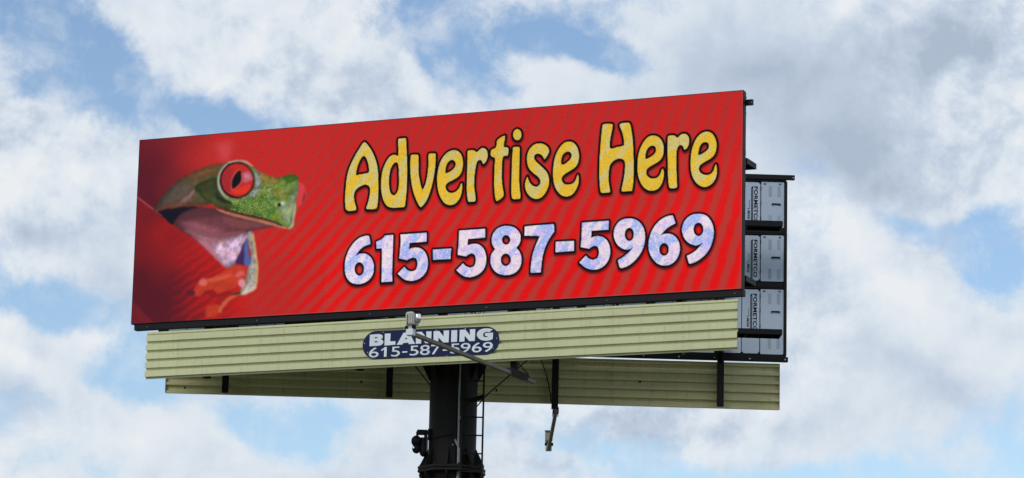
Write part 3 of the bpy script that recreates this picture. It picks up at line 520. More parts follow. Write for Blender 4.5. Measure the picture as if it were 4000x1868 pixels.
def paint_screen():
    pitch = 10.0
    nx, ny = int(WIDE * 1000 / pitch) + 1, int(TALL * 1000 / pitch) + 1
    X, Y = np.meshgrid(np.linspace(0, WIDE * 1000, nx), np.linspace(0, TALL * 1000, ny))
    rgb = lambda *c: np.array(c, float)
    img = np.zeros((ny, nx, 3))
    # red backdrop: dark maroon at the left, brighter towards the lower right
    def lerp(a, b, t): return a + (b - a) * t[..., None]
    n1, n2 = vnoise(X, Y, 420, 1), vnoise(X, Y, 130, 2)
    t = np.clip(0.12 + X / 1750 + (n1 - .5) * .22 - .30 * np.exp(-((X - 350) / 650) ** 2 - ((Y - 900) / 700) ** 2), 0, 1)
    base = lerp(rgb(88, 25, 38), rgb(180, 42, 40), t)
    # soft moire bands of the camera against the LED grid
    sx = 530 + X * 0.216; sy = 551 - 0.083 * (sx - 548) + Y * 0.2325
    ph = 0.0165 * sx + (sy - 1080) * (0.0175 - 6.6e-6 * (sx - 900))
    ph += 0.035 * np.sin(2 * np.pi * (sy / 92 + sx / 420)) + 0.10 * (vnoise(X, Y, 420, 3) - .5)
    band = 0.5 + 0.5 * np.sin(2 * np.pi * ph)
    band = sstep(band + (n2 - .5) * .30, 0.12, 0.92)
    low = sstep(Y + X * 0.04, 300, 3000)
    bright = lerp(rgb(210, 28, 28), rgb(222, 16, 17), low)
    dull = lerp(rgb(178, 44, 42), rgb(182, 54, 48), low)
    stripes = lerp(dull, bright, band * (0.55 + 0.45 * low))
    img = base + (stripes - base) * sstep(X + (n1 - .5) * 500 + (1600 - Y) * .55, 1300, 3200)[..., None]
    def over(sd_, col, soft, op, sl=None):
        a = np.clip(0.5 - sd_ / max(soft, 6.0), 0, 1); a = a * a * (3 - 2 * a) * op
        v = img if sl is None else img[sl]
        v += (col - v) * a[..., None]
    def window(polys, pad):
        al = np.concatenate(polys); lo, hi = al.min(0) - pad, al.max(0) + pad
        i0, i1 = max(int(lo[0] / pitch), 0), min(int(hi[0] / pitch) + 2, nx)
        j0, j1 = max(int(lo[1] / pitch), 0), min(int(hi[1] / pitch) + 2, ny)
        return (slice(j0, j1), slice(i0, i1))
    # leaf at the lower left
    lf = [chaikin(LEAF, 3.2)]
    sl = window(lf, 60)
    Xl, Yl = X[sl], Y[sl]
    dl = -sdf(lf, Xl, Yl)
    tl = np.clip(0.10 + Xl / 2350 + 0.22 * np.exp(-dl / 260) + (n1[sl] - .5) * .4 - 0.40 * sstep(Yl - Xl * .35, 1500, 2700), 0, 1)
    lcol = lerp(rgb(86, 24, 36), rgb(192, 32, 28), tl)
    lb = sstep(0.5 + 0.5 * np.sin(2 * np.pi * (Xl * .5 + Yl * .87) / 150 + 2.5 * n2[sl]), .3, .9) * sstep(Xl, 500, 1500)
    lcol = lerp(lcol, rgb(206, 26, 26), lb * .55)
    fade = 1 - sstep(Xl + (Yl - 2400) * .2, 1950, 2700)
    sdl = sdf(lf, Xl, Yl)
    a = np.clip(0.5 - sdl / 14, 0, 1) * fade
    img[sl] += (lcol - img[sl]) * a[..., None]
    ed = np.asarray(LEAF_EDGE, float)
    dmin = np.full(Xl.shape, 1e9)
    for i in range(len(ed) - 1):
        e = ed[i + 1] - ed[i]; vx, vy = Xl - ed[i][0], Yl - ed[i][1]
        tt = np.clip((vx * e[0] + vy * e[1]) / (e @ e), 0, 1)
        dmin = np.minimum(dmin, np.hypot(vx - tt * e[0], vy - tt * e[1]))
    img[sl] += (rgb(206, 104, 104) - img[sl]) * (np.clip(1.2 - dmin / 14, 0, 1) * .75)[..., None]
    # the frog: soft overlapping patches of colour
    led = np.random.RandomState(9).rand(ny, nx)
    for i, (pts, col, soft, op, tex) in enumerate(FROG):
        pl_ = [chaikin(chaikin(pts, 1.5), 2.0)]
        sl = window(pl_, soft * 2)
        c = np.zeros(X[sl].shape + (3,)) + rgb(*col)
        if tex:
            m1 = vnoise(X[sl], Y[sl], 75, 20 + i); m2 = vnoise(X[sl], Y[sl], 30, 60 + i)
            c *= (1 + tex * 0.9 * ((m1 - .5) + 0.8 * (m2 - .5)))[..., None]
            hue = vnoise(X[sl], Y[sl], 60, 90 + i) - .5
            c += np.stack([hue * 60, -hue * 10, -hue * 70], -1) * tex
        c *= (0.80 + 0.20 * sstep(X[sl], 250, 1150))[..., None]
        wob_ = (vnoise(X[sl], Y[sl], 70, 130 + i) - .5) * min(soft, 30) * .9
        sd_ = sdf(pl_, X[sl], Y[sl])
        if tex >= .15: c *= (0.78 + 0.22 * sstep(-sd_, 0, 110))[..., None]
        over(sd_ + wob_, c, soft * 1.5, op, sl)
    def soften(sl_, s):
        k = np.exp(-0.5 * (np.arange(-4, 5) / s) ** 2); k /= k.sum()
        v = img[sl_]
        p = np.pad(v, ((4, 4), (4, 4), (0, 0)), 'edge')
        p = sum(k[i] * p[i:i + v.shape[0]] for i in range(9)); img[sl_] = sum(k[i] * p[:, i:i + v.shape[1]] for i in range(9))
    soften((slice(0, 321), slice(0, 330)), 1.15)
    # bumpy green skin and pale flecks on the cheek
    sl = (slice(95, 168), slice(150, 262))
    fl = np.random.RandomState(4).rand(*X[sl].shape)
    grn = (img[sl][..., 1] > img[sl][..., 0] * 1.02) & (img[sl][..., 1] > 95)
    img[sl] += (rgb(196, 204, 150) - img[sl]) * ((fl > .93) & grn)[..., None] * .75
    img[sl] += (rgb(44, 66, 30) - img[sl]) * ((fl < .10) & grn)[..., None] * .55
    # lettering: soft drop shadow, black outline, then the fill with the LED colour shimmer
    glyphs = [([chaikin(chaikin(q, 1.1), 1.3) for q in gl], 0) for gl in YELLOW_LETTERS] + [([chaikin(q, 0.62) for q in gl], 1) for gl in WHITE_DIGITS]
    sds = []
    for gl, kind in glyphs:
        sl = window(gl, 130); sds.append((sl, sdf(gl, X[sl], Y[sl]), kind))
        over(sdf([q + np.array([6.0, 30.0]) for q in gl], X[sl], Y[sl]) - 30, rgb(36, 6, 12), 80, .9, sl)
    for sl, d, kind in sds: over(d - (35 if kind == 0 else 31), rgb(6, 2, 4), 14, 1, sl)
    for sl, d, kind in sds:
        Xs, Ys = X[sl], Y[sl]
        diag = vnoise(Xs + Ys * .75, Ys * .3 - Xs * .12, 105, 7 + kind)
        d2_, d3_ = vnoise(Xs, Ys, 62, 11), vnoise(Xs, Ys, 30, 12)
        px_ = led[sl]
        if kind == 0:
            c = lerp(rgb(226, 182, 50), rgb(206, 188, 120), sstep(diag + .35 * (d2_ - .5), .42, .66))
            c = lerp(c, rgb(186, 196, 104), sstep(d3_, .64, .9) * .6)
            c = lerp(c, rgb(236, 206, 104), (px_ > .86) * .35)
            c = lerp(c, rgb(138, 120, 56), (px_ < .13) * .3)
        else:
            c = lerp(rgb(160, 178, 240), rgb(234, 214, 226), sstep(diag + .3 * (d2_ - .5), .30, .58))
            c = lerp(c, rgb(208, 182, 240), sstep(d2_, .55, .8) * .8)
            c = lerp(c, rgb(214, 224, 216), sstep(d3_, .66, .9) * .7)
            c = lerp(c, rgb(246, 242, 250), (px_ > .84) * .4)
            c = lerp(c, rgb(150, 130, 176), (px_ < .14) * .25)
        over(d, c, 9, 1, sl)
    # grain of single LEDs, a few dead dots, and the edge trim's reflection painted in
    img *= (1 + (led - .5) * .07)[..., None]
    mod = np.random.RandomState(8).rand(3, 9)
    img *= (1 + .035 * (mod[np.minimum((Y / TALL / 1000 * 3).astype(int), 2), np.minimum((X / WIDE / 1000 * 9).astype(int), 8)] - .5))[..., None]
    dead = np.random.RandomState(3).rand(ny, nx) > .9975
    img[dead] *= .35
    rim_reflection = np.clip(1 - np.minimum(WIDE * 1000 - X, TALL * 1000 - Y) / 14, 0, 1) * sstep(X, 600, 3000)
    img += (rgb(196, 92, 92) - img) * (rim_reflection * .7)[..., None]
    c = np.clip(img, 0, 255) / 255
    c = np.where(c <= 0.04045, c / 12.92, ((c + 0.055) / 1.055) ** 2.4)
    return X / 1000, TALL - Y / 1000, c

def screen_material():
    m = bpy.data.materials.new('led_picture'); m.use_nodes = True
    t = NT(m.node_tree); m.node_tree.nodes.clear()
    at = t.n('ShaderNodeAttribute', attribute_name='picture', attribute_type='GEOMETRY')
    b = t.n('ShaderNodeBsdfPrincipled', {'Base Color': (0.004, 0.004, 0.0045, 1), 'Roughness': 0.85, 'Specular IOR Level': 0.04,
                                         'Emission Color': at.outputs['Color'], 'Emission Strength': 1.0})
    t.n('ShaderNodeOutputMaterial', {0: b.outputs[0]})
    return m

def build_screen(parent, z0):
    X, Z, c = paint_screen(); ny, nx = X.shape
    co = np.stack([X, np.zeros_like(X), Z + z0], -1).reshape(-1, 3).astype(np.float32)
    idx = np.arange(nx * ny).reshape(ny, nx)
    q = np.stack([idx[:-1, :-1], idx[1:, :-1], idx[1:, 1:], idx[:-1, 1:]], -1).reshape(-1, 4)
    me = bpy.data.meshes.new('screen'); me.vertices.add(len(co)); me.vertices.foreach_set('co', co.ravel())
    me.loops.add(q.size); me.loops.foreach_set('vertex_index', q.ravel().astype(np.int32))
    me.polygons.add(len(q)); me.polygons.foreach_set('loop_start', np.arange(0, q.size, 4, dtype=np.int32)); me.polygons.foreach_set('loop_total', np.full(len(q), 4, np.int32))
    me.update(calc_edges=True)
    at = me.color_attributes.new('picture', 'FLOAT_COLOR', 'POINT')
    at.data.foreach_set('color', np.concatenate([c.reshape(-1, 3), np.ones((nx * ny, 1))], 1).astype(np.float32).ravel())
    me.materials.append(screen_material())
    return link('screen', me, parent)

# ------------------------------------------------------------------ front LED display
disp = thing('led_display', 'wide lit LED billboard screen with a red-eyed frog, yellow and white lettering on red', 'billboard', (*FRONT, Z_RAIL), F_ROT, 'LED display faces')
ZS = Z_SCREEN - Z_RAIL
build_screen(disp, ZS)
MB().box(0.006, WIDE - 0.006, 0.004, 0.135, ZS + 0.004, ZS + TALL - 0.004).build('cabinet_body', 'black', disp)
for nm, a in (('bezel', (-0.009, WIDE + 0.009, -0.003, 0.10, ZS + TALL + 0.0005, ZS + TALL + 0.010)), ('bezel', (-0.010, -0.0005, -0.003, 0.10, ZS - 0.012, ZS + TALL)),
              ('bezel', (WIDE + 0.0005, WIDE + 0.010, -0.003, 0.132, ZS - 0.012, ZS + TALL)), ('bezel', (0.0, WIDE, -0.003, 0.10, ZS - 0.011, ZS - 0.0005))):
    MB().box(*a).build(nm, 'black', disp)
MB().box(0.045, WIDE + 0.03, 0.012, 0.122, 0.0, ZS - 0.013).build('bottom_rail', 'black', disp, bevel=0.004)
for u in (0.3, 2.4, 4.5, 6.6, 8.7, 10.86):
    MB().tube((u, 0.0125, 0.05), (u, 0.004, 0.05), 0.011, n=8).build('bolt', 'greyink', disp)
def lug_rail(parent, name, x0, x1, y0, y1, z0, z1):
    """rail whose end is a lifting lug with an eye"""
    m = MB(); h = z1 - z0
    m.box(x0, x1 - 0.055, y0, y1, z0, z1)
    m.box(x1 - 0.055, x1, y0, y1, z1 - h * 0.28, z1).box(x1 - 0.055, x1, y0, y1, z0, z0 + h * 0.38)
    m.box(x1 - 0.055, x1 - 0.034, y0, y1, z0 + h * 0.38, z1 - h * 0.28).box(x1 - 0.012, x1, y0, y1, z0 + h * 0.38, z1 - h * 0.28)
    return m.build(name, 'black', parent)
lug_rail(disp, 'top_rail', 0.4, WIDE + 0.115, 0.137, 0.19, ZS + TALL - 0.205, ZS + TALL - 0.115)
for z in (2.96, 2.99, 3.22, 3.235, 3.25, 2.36, 2.33, 2.305):
    MB().tube((WIDE + 0.004, 0.128, z), (WIDE + 0.016, 0.145, z), 0.006, 0.003, 6).build('cable_tie', 'black', disp)
for k in range(9):
    u0 = 0.05 + k * 1.21
    MB().box(u0 + 0.05, u0 + 1.15, 0.136, 0.15, 0.25, 3.05).build('back_door', 'panel', disp)

# ------------------------------------------------------------------ rear LED display, seen from behind
rd = thing('led_display', 'back of the second LED display, grey printed cabinets behind the lit screen', 'billboard', (*REAR, Z_RAIL - 0.02), R_ROT, 'LED display faces')
ZB_ = Z_RAIL - 0.02
RZ = lambda z: z - ZB_
MB().box(0.01, WIDE - 0.03, 0.03, 0.20, RZ(11.32), RZ(14.56)).build('cabinet_body', 'black', rd)
MB().box(0.0, WIDE - 0.02, 0.201, 0.206, RZ(11.33), RZ(14.57)).build('screen', 'asphalt', rd)
MB().box(0.0, WIDE + 0.012, -0.045, 0.029, RZ(11.232), RZ(11.318)).build('bottom_rail', 'black', rd, bevel=0.004)
MB().box(0.0, WIDE - 0.02, -0.02, 0.029, RZ(11.319), RZ(11.352)).build('bottom_angle', 'black', rd)
lug_rail(rd, 'top_rail', 0.0, WIDE + 0.115, -0.04, 0.029, RZ(14.50), RZ(14.582))
MB().box(0.0, WIDE - 0.03, -0.01, 0.029, RZ(14.465), RZ(14.499)).build('top_angle', 'black', rd)
for x0, x1 in ((0.0, 0.055), (10.908, 10.955)):
    MB().box(x0, x1, -0.03, 0.029, RZ(11.353), RZ(14.464)).build('side_frame', 'black', rd)
for z0, z1 in ((13.505, 13.617), (12.537, 12.652)):
    MB().box(0.056, 10.907, -0.012, 0.029, RZ(z0) + 0.03, RZ(z1)).build('row_rail', 'black', rd)
    MB().box(0.056, 10.907, -0.004, 0.029, RZ(z0), RZ(z0) + 0.029).build('row_rail', 'black', rd)
for k in range(18):
    u = 10.93 - k * 0.62
    if u > 0: MB().tube((u, -0.045, RZ(11.272)), (u, -0.052, RZ(11.272)), 0.011, n=8).build('bolt', 'bolt', rd)
LETTERS = text_mesh('lettering', 'FORMETCO', 0.672, 0.068, 'ink', 0.002, 0.034, 1.08)
LOGO = text_mesh('logo', 'MX6', 0.165, 0.044, 'ink', 0.002, 0.03, 1.0, 0.3)
TURN = Matrix.Rotation(math.radians(90), 4, 'Y')      # reads downwards
LETTERS.transform(TURN); LOGO.transform(TURN)
def panel_mesh(name, w_, h_, cut=0.03, y=0.0, t=0.014, m='panel'):
    return MB().prism([(cut, y, 0), (w_ - cut, y, 0), (w_, y, cut), (w_, y, h_ - cut), (w_ - cut, y, h_), (cut, y, h_), (0, y, h_ - cut), (0, y, cut)], (0, t, 0)).mesh(name, m)
MESH = {}
for row, h in ((0, 0.824), (1, 0.828), (2, 1.158)):
    MESH['cabinet', row] = MB().box(0.0, 1.166, 0.012, 0.028, 0.0, h).mesh('cabinet', 'black')
    MESH['vent_panel', row] = panel_mesh('vent_panel', 0.405, h - 0.004, 0.012)
    MESH['door', row] = panel_mesh('door', 0.306, h - 0.022, 0.035, 0.004, 0.009)
    MESH['side_door', row] = panel_mesh('side_door', 0.300, h - 0.022, 0.02, 0.006, 0.007)
MESH['vent'] = MB().box(0, 0.056, -0.0015, 0.0005, 0, 0.19).mesh('vent', 'vent')
MESH['handle'] = MB().box(0, 0.15, -0.018, 0.0005, 0, 0.022).box(0.0, 0.012, -0.018, 0.0005, -0.012, 0.0).box(0.138, 0.15, -0.018, 0.0005, -0.012, 0.0).mesh('handle', 'ink')
MESH['stripe'] = MB().prism([(0, 0, -0.036), (0.034, 0, 0), (0.034, 0, -0.72), (0, 0, -0.755)], (0, 0.002, 0)).mesh('stripe', 'ink')
MESH['stripe_line'] = MB().box(0.015, 0.019, -0.0015, 0.0005, -0.73, -0.05).mesh('stripe_line', 'panel')
MESH['small_print'] = MB().box(0, 0.01, 0, 0.0015, -0.16, 0).box(-0.03, 0.0, 0.0002, 0.0015, -0.16, -0.145).mesh('small_print', 'greyink')
MESH['hinge'] = MB().box(0, 0.018, -0.012, 0.006, 0, 0.022).box(0, 0.018, -0.012, 0.006, 0.034, 0.056).mesh('hinge', 'ink')
MESH['latch'] = MB().tube((0, 0.0005, 0), (0, -0.007, 0), 0.016, n=10).prism([(-0.03, -0.001, 0.012), (0.03, -0.001, 0.012), (0.012, -0.001, -0.02), (-0.012, -0.001, -0.02)], (0, 0.0014, 0)).mesh('latch', 'greyink')
for row, (zt, h) in enumerate(((14.453, 0.824), (13.492, 0.828), (12.523, 1.158))):
    for c in range(9):
        x0 = 9.738 + (c - 8) * 1.2098
        cab = link('cabinet', MESH['cabinet', row], rd, (x0, 0, RZ(zt) - h))
        link('side_door', MESH['side_door', row], cab, (0.122, 0, 0.011))
        link('door', MESH['door', row], cab, (0.436, 0, 0.011))
        link('vent_panel', MESH['vent_panel', row], cab, (0.758, -0.004, 0.002))
        link('stripe', MESH['stripe'], cab, (0.580, 0.0014, h - 0.072))
        link('stripe_line', MESH['stripe_line'], cab, (0.580, 0.0012, h - 0.072))
        link('lettering', LETTERS, cab, (0.629, 0.0035, h - 0.085))
        link('logo', LOGO, cab, (0.518, 0.0035, h - 0.515))
        link('small_print', MESH['small_print'], cab, (0.545, 0.002, h - 0.335))
        link('handle', MESH['handle'], cab, (0.946, -0.0045, h - 0.408))
        for du in (0.890, 1.044):
            link('vent', MESH['vent'], cab, (du, -0.0045, h - 0.266))
            link('vent', MESH['vent'], cab, (du, -0.0045, h - (0.79 if row < 2 else 1.06)))
        for dz in (0.15, 0.415, 0.68): link('hinge', MESH['hinge'], cab, (0.742, 0.002, h - dz))
        for du in (0.82, 1.09): link('latch', MESH['latch'], cab, (du, -0.0045, h - 0.035))

# ------------------------------------------------------------------ corrugated aprons
def apron_profile(sign):
    """section of the corrugated sheet: (y, z) from the bottom up, ribs towards sign"""
    d = 0.046 * sign; pts = [(0, 0.0)]; z = 0.034
    for k in range(5):
        pts += [(0, z + 0.001), (d, z), (d, z + 0.092), (0, z + 0.108)]
        z += 0.152
    pts += [(0, 0.80)]
    return pts
def apron_sheet(parent, u0, u1, prof, y_off, m, t=0.0025):
    mb = MB(); n = len(prof)
    ins = [(y + t, z) for y, z in prof]
    vs_ = []
    for u in (u0, u1):
        vs_ += [(u, y + y_off, z) for y, z in prof] + [(u, y + y_off, z) for y, z in ins]
    k = 2 * n; fs_ = []
    for i in range(n - 1):
        fs_ += [(i, i + 1, k + i + 1, k + i), (n + i + 1, n + i, k + n + i, k + n + i + 1), (i, n + i, n + i + 1, i + 1), (k + i, k + i + 1, k + n + i + 1, k + n + i)]
    fs_ += [(0, k, k + n, n), (n - 1, 2 * n - 1, k + 2 * n - 1, k + n - 1)]
    return mb.add(vs_, fs_).build('sheet', m, parent)
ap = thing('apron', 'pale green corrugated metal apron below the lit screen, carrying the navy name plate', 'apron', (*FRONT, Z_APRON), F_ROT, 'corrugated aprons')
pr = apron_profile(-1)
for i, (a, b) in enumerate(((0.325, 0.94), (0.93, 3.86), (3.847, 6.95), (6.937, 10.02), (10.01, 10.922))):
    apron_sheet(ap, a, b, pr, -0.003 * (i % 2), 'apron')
MB().prism([(0.322, 0.0, 0.763), (0.322, -0.022, 0.770), (0.322, -0.022, 0.802), (0.322, 0.03, 0.805), (0.322, 0.03, 0.8005), (0.322, 0.0005, 0.8005)], (10.605, 0, 0)).build('top_cap', 'apron', ap)
for u in (0.94, 3.855, 6.944, 10.016):
    for z in (0.09, 0.242, 0.394, 0.546, 0.698): MB().tube((u + 0.015, -0.046, z), (u + 0.015, -0.053, z), 0.006, n=6).build('screw', 'apron_in', ap)
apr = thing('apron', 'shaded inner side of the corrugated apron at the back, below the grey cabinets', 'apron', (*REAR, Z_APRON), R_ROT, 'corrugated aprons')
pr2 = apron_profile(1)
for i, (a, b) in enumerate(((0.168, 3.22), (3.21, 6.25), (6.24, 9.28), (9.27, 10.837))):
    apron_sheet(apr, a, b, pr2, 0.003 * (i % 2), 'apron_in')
MB().box(0.165, 10.84, -0.03, 0.012, 0.8005, 0.804).build('top_cap', 'apron_in', apr)
MB().box(10.838, 10.843, -0.006, 0.047, 0.0, 0.80).build('edge_trim', 'rust', apr)
MB().box(0.160, 0.167, -0.006, 0.047, 0.0, 0.80).build('edge_trim', 'greyink', apr)
MB().box(0.168, 10.837, -0.012, 0.049, -0.006, -0.0005).build('bottom_trim', 'apron_in', apr)
for u, z in ((0.5, 0.09), (3.55, 0.28), (5.9, 0.2), (8.4, 0.42)):
    MB().tube((u, -0.001, z), (u, -0.012, z), 0.02, n=10).build('grommet', 'ink', apr)

# ------------------------------------------------------------------ name plate
TILT = math.radians(0.7)
npl = thing('name_plate', 'navy rounded name plate with pale lettering and phone number on the front apron', 'sign', front_pt(5.64, -0.0565, 10.755), F_ROT)
hw, hh = 1.225, 0.2315
outl = []
for cx_, a0 in ((hw - hh * 1.05, -90), (-(hw - hh * 1.05), 90)):
    outl += [(cx_ + hh * 1.05 * math.cos(math.radians(a0 + 180 * i / 20)), hh * math.sin(math.radians(a0 + 180 * i / 20))) for i in range(21)]
ct, st_ = math.cos(-TILT), math.sin(-TILT)
rot2 = lambda p: (p[0] * ct - p[1] * st_, p[0] * st_ + p[1] * ct)
MB().prism([(rot2(p)[0], 0, rot2(p)[1]) for p in outl], (0, 0.004, 0)).build('plate', 'navy', npl)
for gl in PLATE_LETTERS:
    o = link('letter', curve_mesh('letter', [[(a / 1000, b / 1000) for a, b in (chaikin(q, 0.6) if len(gl[0]) > 12 else q)] for q in gl], 0.002, 'white'), npl, (0, -0.0012, 0))
for ch, x0_, z0_, w_, h_ in PLATE_DIGITS:
    if ch == '1':
        one = [(a * w_ / 1000, b * h_ / 1000) for a, b in ((0.56, 0), (1, 0), (1, 1), (0.72, 1), (0.02, 0.72), (0.12, 0.60), (0.56, 0.76))]
        link('digit', curve_mesh('digit', [one], 0.002, 'white'), npl, (x0_ / 1000, -0.0012, z0_ / 1000)); continue
    link('digit', text_mesh('digit', ch, w_ / 1000, h_ / 1000, 'white', 0.002, 0.004), npl, (x0_ / 1000, -0.0002, z0_ / 1000))
for u, z in ((-1.19, 0.03), (-1.13, -0.12), (-0.86, 0.205), (1.18, 0.03), (1.12, -0.13), (0.1, 0.20), (0.62, 0.205), (-0.6, -0.215), (0.3, -0.225)):
    MB().tube((u, 0.0, z - 0.012 * u), (u, -0.004, z - 0.012 * u), 0.007, n=8).build('screw', 'bolt', npl)
for u in (-0.9, -0.3, 0.3, 0.9):
    MB().box(u - 0.02, u + 0.02, 0.0045, 0.0066, -0.1, 0.1).build('backing_strip', 'greyink', npl)

# ------------------------------------------------------------------ steel frame between the two faces
fr = thing('steel_frame', 'black steel posts and beams joining the two billboard faces to the column', 'frame', (px, py, 10.96))
OFF = Vector((px, py, 10.96))
F_U, R_U = (1.38, 4.245, 7.03, 9.88), (1.205, 4.04, 6.913, 9.79)
def fbox(pt, u0, u1, y0, y1, z0, z1):
    c = [pt(u, y, z) - OFF for z in (z0, z1) for (u, y) in ((u0, y0), (u1, y0), (u1, y1), (u0, y1))]
    return MB().add(c, [(0, 3, 2, 1), (4, 5, 6, 7), (0, 1, 5, 4), (1, 2, 6, 5), (2, 3, 7, 6), (3, 0, 4, 7)])
for i in range(4):
    a, b = F_U[i], R_U[i]
    fbox(front_pt, a - 0.055, a + 0.055, 0.152, 0.262, 10.272 if i == 2 else 10.402, 14.35).build('post', 'black', fr, bevel=0.006)
    fbox(rear_pt, b - 0.057, b + 0.057, -0.20, -0.09, 10.272 if i == 2 else 10.40, 14.35).build('post', 'black', fr, bevel=0.006)
    for z in (10.55, 11.08):
        fbox(front_pt, a - 0.04, a + 0.04, 0.004, 0.151, z, z + 0.05).build('apron_clip', 'black', fr)
        fbox(rear_pt, b - 0.04, b + 0.04, -0.089, -0.003, z, z + 0.05).build('apron_clip', 'black', fr)
    for z in (11.9, 14.2):
        fbox(rear_pt, b - 0.05, b + 0.05, -0.089, 0.011 if False else -0.031, z, z + 0.05).build('display_clip', 'black', fr)
    pa, pb = front_pt(a, 0.263, 0), rear_pt(b, -0.201, 0)
    MB().beam(Vector((pa.x, pa.y, 11.43)) - OFF, Vector((pb.x, pb.y, 11.43)) - OFF, 0.12, 0.26).build('outrigger', 'black', fr)
    q0, q1 = rear_pt(b, -0.201, 11.30) - OFF, rear_pt(b, -0.42, 11.30) - OFF
    MB().prism([q0, q1, q0 + Vector((0, 0, -0.16))], (0.02, 0, 0)).build('corner_plate', 'black', fr)
m0 = (front_pt(F_U[0], 0.26, 11.145) + rear_pt(R_U[0], -0.2, 11.145)) / 2
m1 = (front_pt(F_U[3], 0.26, 11.145) + rear_pt(R_U[3], -0.2, 11.145)) / 2
mp_ = Vector((px, py, 11.145))
MB().beam(m0 - OFF, mp_ - OFF, 0.5, 0.29).build('torsion_tube', 'black', fr)
MB().beam(mp_ - OFF, m1 - OFF, 0.5, 0.29).build('torsion_tube', 'black', fr)
for (a, b) in ((0, 1), (1, 2), (2, 3)):
    for zz in (12.4,):
        MB().beam(front_pt(F_U[a] + 0.056, 0.207, zz) - OFF, front_pt(F_U[b] - 0.056, 0.207, zz) - OFF, 0.08, 0.12).build('girt', 'black', fr)
        MB().beam(rear_pt(R_U[a] + 0.058, -0.145, zz) - OFF, rear_pt(R_U[b] - 0.058, -0.145, zz) - OFF, 0.08, 0.12).build('girt', 'black', fr)
def rod(name, pts, r): MB().path([Vector(p) - OFF for p in pts], r, 6).build(name, 'black', fr, True)
rod('brace_cable', [(-1.896, 54.06, 11.0), (-1.554, 54.3, 10.61), (-1.34, 54.45, 10.366), (-1.28, 54.45, 10.306)], 0.010)
rod('brace_cable', [(-0.168, 55.261, 11.3), (0.15, 54.2, 10.71), (0.288, 53.85, 10.491), (0.39, 53.4, 10.265)], 0.010)
rod('brace_cable', [(0.827, 54.6, 11.3), (0.271, 54.6, 10.793), (-0.362, 54.6, 10.216), (-0.55, 54.56, 9.98)], 0.010)
rod('brace_cable', [(0.446, 55.283, 11.3), (0.566, 55.6, 10.955), (0.652, 55.8, 10.754), (0.717, 56.0, 10.52), (0.735, 56.1, 10.358)], 0.010)

# ------------------------------------------------------------------ catwalks
def catwalk(pt, u0, u1, y0, y1, ztop, posts, side, label):
    base = pt((u0 + u1) / 2, (y0 + y1) / 2, ztop - 0.09)
    cw = thing('catwalk', label, 'catwalk', base, 0.0, 'maintenance catwalks')
    L = lambda u, y, z: pt(u, y, z) - base
    def bx_(a0, a1, b0, b1, c0, c1, nm, m='black'):
        c = [L(u, y, z) for z in (c0, c1) for (u, y) in ((a0, b0), (a1, b0), (a1, b1), (a0, b1))]
        MB().add(c, [(0, 3, 2, 1), (4, 5, 6, 7), (0, 1, 5, 4), (1, 2, 6, 5), (2, 3, 7, 6), (3, 0, 4, 7)]).build(nm, m, cw)
    bx_(u0, u1, y0, y0 + 0.012, ztop - 0.09, ztop, 'channel'); bx_(u0, u1, y1 - 0.012, y1, ztop - 0.09, ztop, 'channel')
    bx_(u0, u0 + 0.012, y0 + 0.0125, y1 - 0.0125, ztop - 0.09, ztop, 'end_plate'); bx_(u1 - 0.012, u1, y0 + 0.0125, y1 - 0.0125, ztop - 0.09, ztop, 'end_plate')
    bx_(u0 + 0.0125, u1 - 0.0125, y0 + 0.0125, y1 - 0.0125, ztop - 0.035, ztop - 0.005, 'deck')
    n = int((u1 - u0) / 0.6)
    for k in range(1, n):
        u = u0 + (u1 - u0) * k / n
        bx_(u - 0.012, u + 0.012, y0 + 0.0125, y1 - 0.0125, ztop - 0.088, ztop - 0.036, 'cross_bar')
    yp, ye = (0.263, y1) if side == 'front' else (y0, -0.201)
    for u in posts: bx_(u - 0.05, u + 0.05, yp, ye, ztop - 0.16, ztop - 0.0905, 'support_arm')
    return cw
catwalk(front_pt, 0.5, WIDE - 0.067, 0.42, 0.87, 13.57, F_U, 'front', 'upper black catwalk behind the lit screen, its end peeping out above the grey cabinets')
catwalk(front_pt, 0.5, WIDE - 0.067, 0.42, 0.87, 11.66, F_U, 'front', 'lower black catwalk behind the lit screen, its end at the lower right corner')
catwalk(rear_pt, 2.2, WIDE - 0.19, -0.87, -0.42, 13.57, R_U[1:], 'rear', 'upper black catwalk crossing the top grey printed cabinet')
catwalk(rear_pt, 2.2, WIDE - 0.19, -0.87, -0.42, 11.66, R_U[1:], 'rear', 'lower black catwalk crossing the lowest grey printed cabinet')

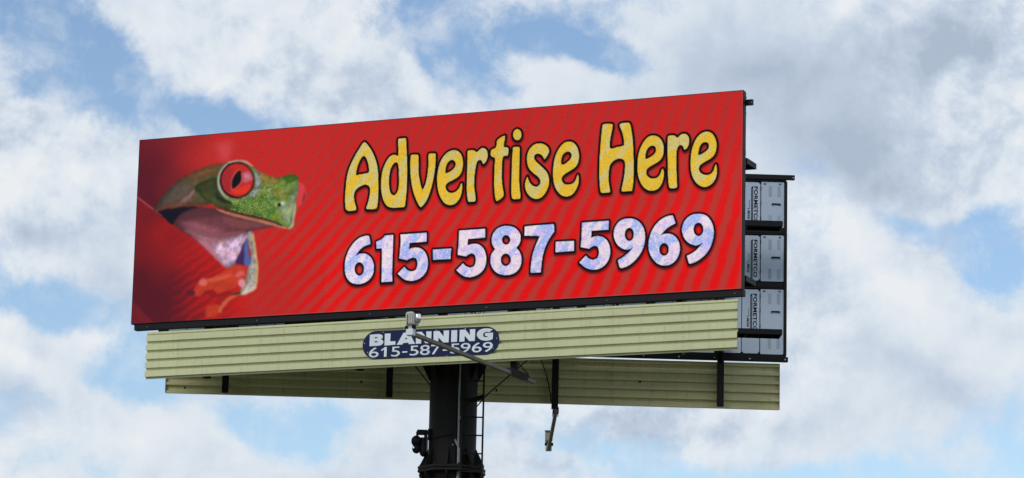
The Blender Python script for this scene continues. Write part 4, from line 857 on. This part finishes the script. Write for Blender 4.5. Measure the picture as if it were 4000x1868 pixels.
# ------------------------------------------------------------------ floodlights on long arms
def floodlight(loc, rotz, tail, reach, label, ch0, ch1, glint=True):
    """local +y points away from the sign along the arm; origin on the arm under its post"""
    t = thing('floodlight', label, 'floodlight', loc, rotz, 'floodlights on arms')
    r = reach
    MB().beam((0, -tail, 0), (0, r - 0.03, 0), 0.062, 0.062).build('arm', 'galv', t, bevel=0.008)
    MB().box(-0.05, 0.05, ch0, ch1, 0.0315, 0.070).box(-0.05, -0.042, ch0, ch1, -0.03, 0.0312).box(0.042, 0.05, ch0, ch1, -0.03, 0.0312).build('clamp_channel', 'black', t, bevel=0.004)
    MB().box(-0.058, 0.058, r - 0.08, r + 0.02, -0.04, 0.062).build('end_bracket', 'white', t, bevel=0.008)
    MB().tube((-0.075, r - 0.03, 0.088), (0.085, r - 0.03, 0.088), 0.030, n=14).build('knuckle', 'plastic', t, True)
    MB().box(-0.03, 0.03, r - 0.06, r, 0.0625, 0.12).build('stem', 'cast', t)
    h = MB()
    h.prism([(-0.068, r - 0.06, 0.121), (0.055, r - 0.06, 0.121), (0.065, r - 0.06, 0.30), (0.045, r - 0.06, 0.318), (-0.055, r - 0.06, 0.318), (-0.072, r - 0.06, 0.30)], (0, 0.10, 0))
    h.build('housing', 'cast', t, bevel=0.014)
    for x in (-0.052, -0.024, 0.004, 0.032): MB().box(x, x + 0.009, r + 0.039, r + 0.055, 0.14, 0.295).build('fin', 'cast', t)
    MB().box(0.022, 0.03, r + 0.0395, r + 0.047, 0.125, 0.27).build('lead', 'plastic', t)
    MB().prism([(-0.062, r - 0.061, 0.135), (0.062, r - 0.061, 0.135), (0.066, r - 0.061, 0.300), (-0.066, r - 0.061, 0.300)], (0, -0.09, 0.0)).build('reflector_box', 'cast', t, bevel=0.006)
    MB().prism([(-0.066, r - 0.1515, 0.125), (0.066, r - 0.1515, 0.125), (0.076, r - 0.1515, 0.305), (-0.076, r - 0.1515, 0.305)], (0, -0.022, 0.02)).build('lens_frame', 'cast', t, bevel=0.005)
    if glint: MB().ball((-0.098, r - 0.07, 0.235), 0.052, 0.060, 0.082, 20, 12).build('lens', 'lens', t, True)
    if glint: MB().box(-0.140, -0.06, r - 0.13, r - 0.005, 0.3195, 0.334).build('lens_cap', 'plastic', t, bevel=0.004)
    MB().box(-0.08, 0.08, r - 0.2, r - 0.05, 0.3195, 0.3255).build('visor', 'plastic', t)
    MB().path([(0.02, r + 0.03, 0.13), (0.035, r + 0.05, 0.09), (0.03, r + 0.02, 0.06), (0.012, r - 0.1, 0.038), (0.0, r - 0.4, 0.034)], 0.005, 6).build('lead', 'plastic', t, True)
    return t
floodlight(front_pt(7.06, 0.0, 10.2), F_ROT + math.pi, 0.96, 3.83, 'grey floodlight on a long bare arm reaching out in front of the name plate', -0.60, 0.06)
a_, b_ = rear_pt(6.924, -0.42, 10.2), rear_pt(7.028, 4.316, 10.2)
d_ = (b_ - a_).normalized()
floodlight(rear_pt(6.93, -0.145, 10.2), math.atan2(d_.y, d_.x) - math.pi / 2, 0.28, 4.46, 'small grey floodlight on an arm hanging in view below the rear apron', -0.25, 0.30, False)
print('objects', len(bpy.data.objects))
